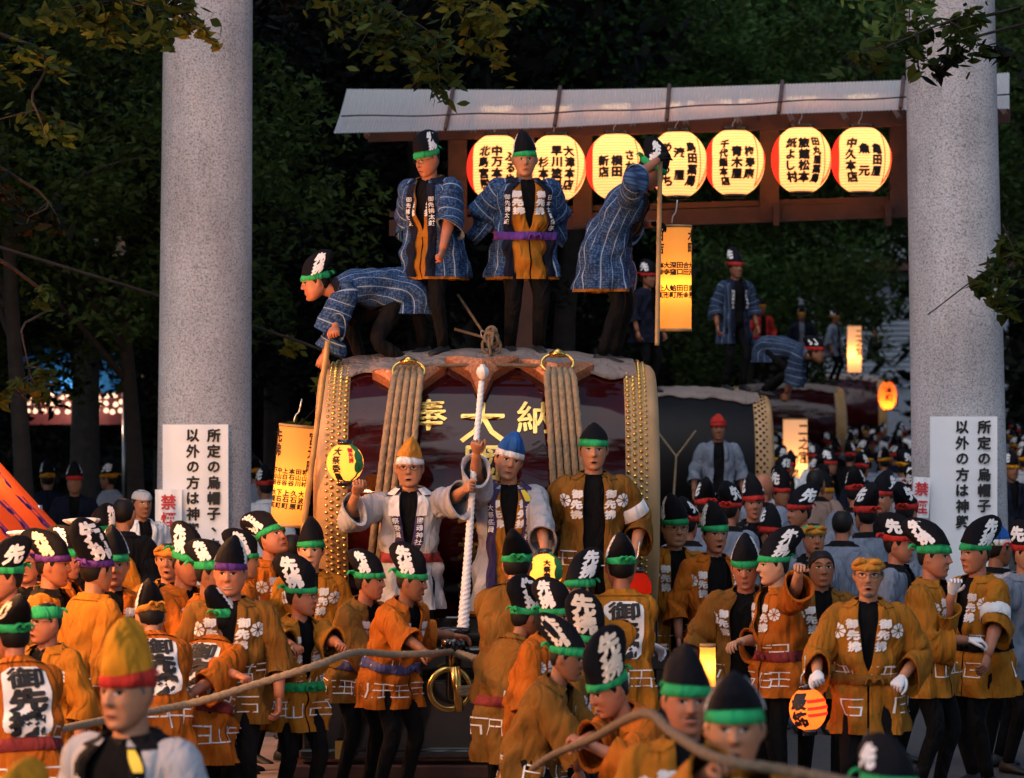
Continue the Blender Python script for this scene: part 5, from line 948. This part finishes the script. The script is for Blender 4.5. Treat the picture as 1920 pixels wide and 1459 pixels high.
P('person with green headband bowing with a hand to the mouth near the notice', 352, 1058, S_(296), 55, lean=10, coat='orange_cloth', arms=('chin', 'down'), hp=18, skin='skin_ruddy')
P('person half hidden behind the bowing one, white letters on the cap', 398, 1076, S_(305), 70, coat='orange_cloth', skin='skin_dark')
P('smiling person with purple headband in a broad mustard coat', 432, 1078, S_(312), -6, coat='ochre', band='purple_cloth', smile=1, skin='skin_ruddy', fat=1.08, arms=('down', 'down'), belt='none')
P('small person with lettered cap seen past the purple headband', 458, 1054, S_(270), 100, k=.92, coat='orange_cloth', skin='skin')
P('tall person with green headband looking up past the amber lantern', 512, 1012, S_(262), 48, hp=-22, coat='orange_cloth', skin='skin_ruddy', hatp=dict(h=.2, back=.11))
P('person with green headband facing out beside the foot of the bamboo pole', 583, 1034, S_(268), -2, coat='amber', skin='skin_light', letters=None)
P('person hauling with writing down an orange back and green headband, below the smiling one', 418, 1165, S_(312), 152, lean=22, coat='orange_cloth', patch=True, belt='wine_belt', arms=((330, 1325, S_(322)), (480, 1283, S_(320))), grips=(.9, .9), hem=-.30, skin='skin_ruddy')
P('person in grey coat with tall yellow hat and red band, badge and lettered shirt', 238, 1302, S_(520), -32, fat=1.14, coat='grey_cloth', prints=False, lapel='black_cloth', collartext=('大國魂神社', '大祭委員'), open_=True, gap=.085, hatm='yellow_cloth', letters=None, band='red_cloth', hatp=dict(h=.185, belly=.088, w=.058, back=.02), tagm='yellow_tag', chest='若松会', armband=1, hairm='hair_grey', skin='skin', sleeve=.6)
P('person in amber coat with green knotted belt hauling the rope with both hands', 566, 1120, S_(302), 35, lean=8, coat='amber', belt='green_cloth', arms=((592, 1252, S_(318)), (664, 1228, S_(312))), grips=(.95, .95), hy=38, glasses=True, hatp=dict(h=.25, back=.09, belly=.14), skin='skin_ruddy', hem=-.26)
P('person in brown coat with green headband just behind the bright orange hauler', 694, 1092, S_(284), 48, lean=14, coat='ochre', arms=('fwd', 'fwd'), belt='patterned_belt', hy=25, skin='skin_ruddy', grips=(.9, .9))
P('person in bright orange coat with patterned blue belt leaning on the rope', 772, 1092, S_(289), 52, lean=16, coat='orange_cloth', belt='patterned_belt', arms=((806, 1232, S_(296)), (850, 1192, S_(283))), grips=(.95, .3), hy=20, hp=10, skin='skin_dark', hatp=dict(h=.20, back=.07), hem=-.24)
P('person whose coat sleeve shows at the picture margin, hauling the rope', -30, 1215, S_(350), 150, lean=20, coat='amber', arms=('fwd', 'fwd'), skin='skin_ruddy')
P('person whose yellow hat top peeks up near the grey-coated man', 24, 1560, S_(640), -20, coat='grey_cloth', prints=False, hatm='yellow_cloth', letters=None, band='red_cloth')
P('onlooker in white shirt and pale cap in the dark behind the left pillar', 266, 945, S_(215), 30, k=.98, coat='white_cloth', prints=False, hat='cap', hatm='grey_cloth', band=None, skin='skin_dark')
P('onlooker in black jacket with back turned in the dark near the pale cap', 232, 965, S_(228), 170, coat='black_cloth', prints=False, hat=None, band=None)
P('onlooker in dark blue jacket between the pillar and the amber lantern', 548, 1030, S_(245), 185, coat='dark_navy', prints=False, hat=None, band=None)
# centre
P('person in ochre coat with white armband bending toward the foot of the white rope', 970, 1062, S_(292), 172, lean=24, coat='ochre', arms=((902, 1182, S_(280)), 'fwd'), armband=0, letters=None, skin='skin_ruddy', prints=False, hatp=dict(h=.17, belly=.11))
P('person in long draped ochre coat with boldly lettered cap, back to the crowd', 985, 1160, S_(298), 128, lean=16, coat='ochre', belt='wine_belt', hem=-.34, arms=('fwd', 'belly'), skin='skin_dark', hatp=dict(h=.24, belly=.14), hp=8)
P('person pressed close behind the boldly lettered cap, letters slanting', 1042, 1160, S_(302), 60, lean=18, coat='orange_cloth', skin='skin_dark', hatp=dict(h=.23, belly=.13))
P('person with white-lettered cap tipped back behind the dark capped group', 1086, 1108, S_(298), -60, lean=10, coat='amber', skin='skin', hatp=dict(h=.22, back=.1))
P('person in amber coat seen from behind, white panel with black writing, green knotted headband', 1164, 1066, S_(296), 184, coat='amber', patch=True, arms=((1078, 1235, S_(300)), (1244, 1225, S_(292))), glove='glove_white', skin='skin_ruddy', hatp=dict(h=.16, back=.02), letters='先拂', sleeve=.8, hem=-.25)
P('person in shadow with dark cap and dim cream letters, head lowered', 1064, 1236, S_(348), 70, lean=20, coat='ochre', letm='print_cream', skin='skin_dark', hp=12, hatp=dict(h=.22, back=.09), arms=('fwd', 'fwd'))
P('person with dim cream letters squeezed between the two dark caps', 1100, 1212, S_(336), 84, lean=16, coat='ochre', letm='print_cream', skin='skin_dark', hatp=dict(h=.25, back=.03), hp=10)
P('person with ruddy face hauling, cap with large cream letters tilted down', 1142, 1295, S_(395), -62, lean=30, coat='orange_cloth', letm='print_cream', skin='skin_ruddy', hp=24, hatp=dict(h=.25, belly=.14, back=.05), arms=((1040, 1418, S_(410)), (1100, 1395, S_(400))), grips=(.9, .9), hk=1.1)
P('person with moustache and green headband shouting beside the rope', 1288, 1318, S_(500), 8, coat='amber', beard=1, letters=None, skin='skin_ruddy', arms=('down', 'down'), hatp=dict(h=.14))
P('person with bright green headband hauling a thick rope at his shoulder', 1378, 1372, S_(575), -4, coat='amber', skin='skin', arms=((1345, 1440, S_(600)), (1400, 1475, S_(605))), grips=(.95, .9), hatp=dict(h=.13), hp=2, sleeve=.9)
P('person at the bottom edge with white plumed cap and orange wrap over green band', 1668, 1492, S_(600), 24, coat='amber', skin='skin_ruddy', letters='先', hatp=dict(h=.15))
# right side
P('smiling person with name card on a cord beside the right drum head', 1266, 992, S_(250), 14, coat='amber', smile=1, glasses=True, skin='skin', arms=('down', 'down'), open_=True)
P('thin-faced person with green headband and black shirt next to the smiling one', 1341, 1004, S_(254), 16, coat='orange_cloth', open_=True, gap=.075, letters='先拂', smile=.3, skin='skin_ruddy')
P('stooping person in wide ochre coat over black shirt, cap with small white tip', 1398, 1068, S_(286), -8, lean=12, hp=14, coat='ochre', open_=True, gap=.085, arms=('wide', 'down'), glove='glove_white', skin='skin_ruddy', fat=1.08, hem=-.25)
P('woman with black hair and green headband raising an arm, rust orange coat', 1450, 1062, S_(288), -72, coat='orange_cloth', belt='wine_belt', arms=('belly', (1512, 1035, S_(300))), skin='skin_light', letters='先拂', k=.95, hatp=dict(h=.21, belly=.13, back=.06))
P('person in ochre coat whose face is crossed by a raised forearm', 1540, 1066, S_(284), 6, coat='ochre', belt='ochre', skin='skin_dark', hat=None, band=None, glove='glove_white')
P('bearded person with spectacles and orange head wrap carrying the striped lantern', 1628, 1080, S_(314), -6, coat='mustard', hat='wrap', band=None, glasses=True, beard=2, belt='ochre', arms=((1532, 1262, S_(318)), (1692, 1270, S_(316))), glove='glove_white', grips=(.9, .9), hairm='hair_grey', sleeve=.72, hem=-.27, skin='skin')
P('person with red headband in profile, grey coat with white lettered collar', 1686, 1022, S_(262), 72, coat='grey_blue', prints=False, lapel='black_cloth', collartext=('日吉青年会', '日吉青年会'), open_=True, band='red_cloth', letters='先', skin='skin_ruddy')
P('person in mustard coat with soft folded cap reaching a white-gloved hand forward', 1752, 1046, S_(288), 62, coat='mustard', arms=('belly', (1785, 1112, S_(290))), glove='glove_white', skin='skin_ruddy', hatp=dict(h=.19, back=.12), sleeve=.6)
P('person in amber coat with green and white armband talking, broad black lettered cap', 1828, 1040, S_(278), -58, coat='amber', belt='black_cloth', arms=('down', (1850, 1242, S_(284))), armband=1, skin='skin_ruddy', hatp=dict(h=.20, belly=.14, back=.06), fat=1.07, hem=-.28, sleeve=.15)
P('person in pale grey coat with blue cap behind the armband wearer', 1872, 1030, S_(262), 120, coat='grey_cloth', prints=False, lapel='black_cloth', hatm='blue_cloth', band='white_cloth', letters=None, hatp=dict(h=.15, belly=.1), skin='skin_dark')
P('person in blue-grey coat cut by the right edge', 1925, 1040, S_(268), 40, coat='grey_blue', prints=False, letters='先', band='red_cloth')
red = [(1445, 1006, 236, 8, 'with red headband and spectacles above the woman', dict(glasses=True)), (1526, 1010, 240, 10, 'with orange wrap over a green band behind the raised forearm', dict(hat='wrap', band='green_cloth')), (1498, 962, 214, -65, 'in profile with red headband and a curled white plume', {}), (1413, 946, 208, 5, 'with dark red headband below the bald onlooker', {}),
       (1370, 958, 212, 150, 'in grey coat turned away, red headband', {}), (1322, 952, 205, 190, 'with large white crest on the cap seen from behind', {}), (1290, 985, 224, 160, 'with white-crested cap and red scarf behind the smiling one', {}), (1655, 936, 206, -30, 'with white flower crest on cap near the no smoking sign', {}), (1605, 925, 196, 170, 'with flower crested cap turned away toward the drums', {}), (1622, 968, 222, -160, 'in grey coat with pointed crest turned away', {}), (1700, 962, 216, 150, 'with crested cap beside the pillar foot', {}), (1580, 985, 226, 165, 'in grey-blue coat with bare head before the bearded one', dict(hat=None, band=None)), (1432, 915, 196, 150, 'bald in grey seen from behind', dict(hat=None, band=None, hairm='none')), (1530, 905, 190, 160, 'in tan shirt with bare head among the red headbands', dict(hat=None, band=None, coat='tan_shirt'))]
for px, py, s, yw, lb, kw in red:
    a = dict(coat='grey_blue', prints=False, lapel='black_cloth', band='red_cloth', letters='先', skin='skin_ruddy', lod=1, hatp=dict(h=.19)); a.update(kw); P('onlooker '+lb, px, py, S_(s), yw, **a)
# on and before the further drums
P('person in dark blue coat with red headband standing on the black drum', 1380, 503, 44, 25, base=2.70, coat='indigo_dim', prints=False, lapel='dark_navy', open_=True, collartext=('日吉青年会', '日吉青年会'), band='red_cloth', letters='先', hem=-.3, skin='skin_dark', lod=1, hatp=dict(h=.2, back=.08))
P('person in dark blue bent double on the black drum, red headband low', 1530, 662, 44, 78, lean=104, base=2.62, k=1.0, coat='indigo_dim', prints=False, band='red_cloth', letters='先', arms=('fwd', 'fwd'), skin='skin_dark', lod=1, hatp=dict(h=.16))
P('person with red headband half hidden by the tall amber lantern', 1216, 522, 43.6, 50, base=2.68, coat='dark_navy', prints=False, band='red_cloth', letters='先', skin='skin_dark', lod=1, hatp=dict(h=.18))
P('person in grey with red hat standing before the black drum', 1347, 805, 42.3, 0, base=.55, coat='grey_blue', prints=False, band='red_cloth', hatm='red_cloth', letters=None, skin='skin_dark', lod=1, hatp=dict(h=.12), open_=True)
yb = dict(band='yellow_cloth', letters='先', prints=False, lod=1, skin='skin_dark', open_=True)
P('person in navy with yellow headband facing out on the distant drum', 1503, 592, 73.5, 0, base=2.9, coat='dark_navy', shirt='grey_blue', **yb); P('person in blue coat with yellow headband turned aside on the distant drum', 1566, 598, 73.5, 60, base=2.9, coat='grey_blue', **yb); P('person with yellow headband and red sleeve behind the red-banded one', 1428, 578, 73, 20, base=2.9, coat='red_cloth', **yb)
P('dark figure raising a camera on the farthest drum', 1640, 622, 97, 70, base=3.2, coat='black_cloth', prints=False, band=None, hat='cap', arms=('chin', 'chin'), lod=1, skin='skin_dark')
# the crowd packed down the street: a few kinds, copied
kinds = []; rk = np.random.default_rng(12)
spec = [('black_cloth', 'red_cloth', '先', 0), ('grey_blue', 'yellow_cloth', '先', 170), ('dark_navy', 'red_cloth', '先', 150), ('grey_cloth', 'yellow_cloth', '先', -30), ('dark_navy', 'yellow_cloth', '先', 60), ('white_cloth', 'red_cloth', '先', 190)]
lbs = ['onlooker in black with red headband and crested cap in the packed street', 'onlooker in blue-grey with yellow headband in the packed street', 'onlooker in navy with red headband in the packed street', 'onlooker in pale grey with yellow headband in the packed street', 'onlooker in navy with yellow headband in the packed street', 'onlooker in white with red headband in the packed street']
pos = []
for row, Y in enumerate((36.5, 39, 47, 51, 55, 60, 65, 70, 78, 86, 95, 106)):
    s = FPX/Y; y = 740+1.065*s; x = 1452+rk.uniform(0, 30)
    while x < 1935:
        ok = not (1585 < x < 1640 and Y < 40) and not (1715 < x < 1888)
        if ok and not (Y > 88 and x < 1560): pos.append((x, y+rk.uniform(-.05, .05)*s, Y+rk.uniform(-.5, .5)))
        x += s*rk.uniform(.42, .62)
for px, py, Y in ((140, 905, 40), (210, 900, 44), (90, 900, 43), (500, 915, 38), (575, 905, 42), (480, 890, 47)): pos.append((px, py, Y))
for i, (px, py, Y) in enumerate(pos):
    j = i % 6; w = at(px, py, Y); yw = R_(rk.uniform(-70, 70)+(180 if rk.random() < .55 else 0))
    if i < 6:
        c, bd, lt, _ = spec[j]; q = P(lbs[j], px, 740+1.065*FPX/Y, Y, 0, coat=c, band=bd, letters=lt, prints=False, lod=0, skin='skin_dark', group='onlookers packed down the street', hatp=dict(h=.18)); kinds.append(q.root); q.root.rotation_euler.z = yw
    else:
        o = copy_tree(kinds[j]); o.location = (w[0], w[1], 0); o.rotation_euler.z = yw; s = (w[2])/1.585; o.scale = (1, 1, max(.93, min(1.07, s)))
# ---------------------------------------------------------------- hauling ropes
def haul(label, pts, r, m='rope'):
    p0 = np.array(at(*pts[0])); b = MB(); rope_mesh(b, bez([at(*p)-p0 for p in pts], 8), r, 16, 0, 10); o = tag(b.build('hauling_rope', [m]), label, 'rope'); o.location = tuple(p0)
haul('long fibre rope running from the cart through the haulers on the left', [(846, 1222, 23.0), (806, 1226, S_(302)), (730, 1227, 20.7), (664, 1224, S_(318)), (592, 1248, S_(326)), (480, 1283, S_(328)), (400, 1308, S_(330)), (330, 1325, S_(332)), (200, 1350, 18.6), (110, 1368, S_(360)), (0, 1388, 17.6), (-80, 1400, 17.4)], .022)
haul('short thick rope slanting from the cart bollard toward the ochre coat', [(858, 1226, 22.98), (905, 1240, 22.6), (962, 1262, 21.6)], .030)
haul('thick fibre rope slung across the blurred haulers at the lower right', [(1000, 1440, S_(412)), (1040, 1414, S_(420)), (1110, 1385, S_(440)), (1205, 1338, S_(540)), (1262, 1375, S_(570)), (1345, 1422, S_(620)), (1480, 1446, S_(630)), (1600, 1470, S_(640)), (1700, 1500, S_(640))], .0175, 'rope_dark')
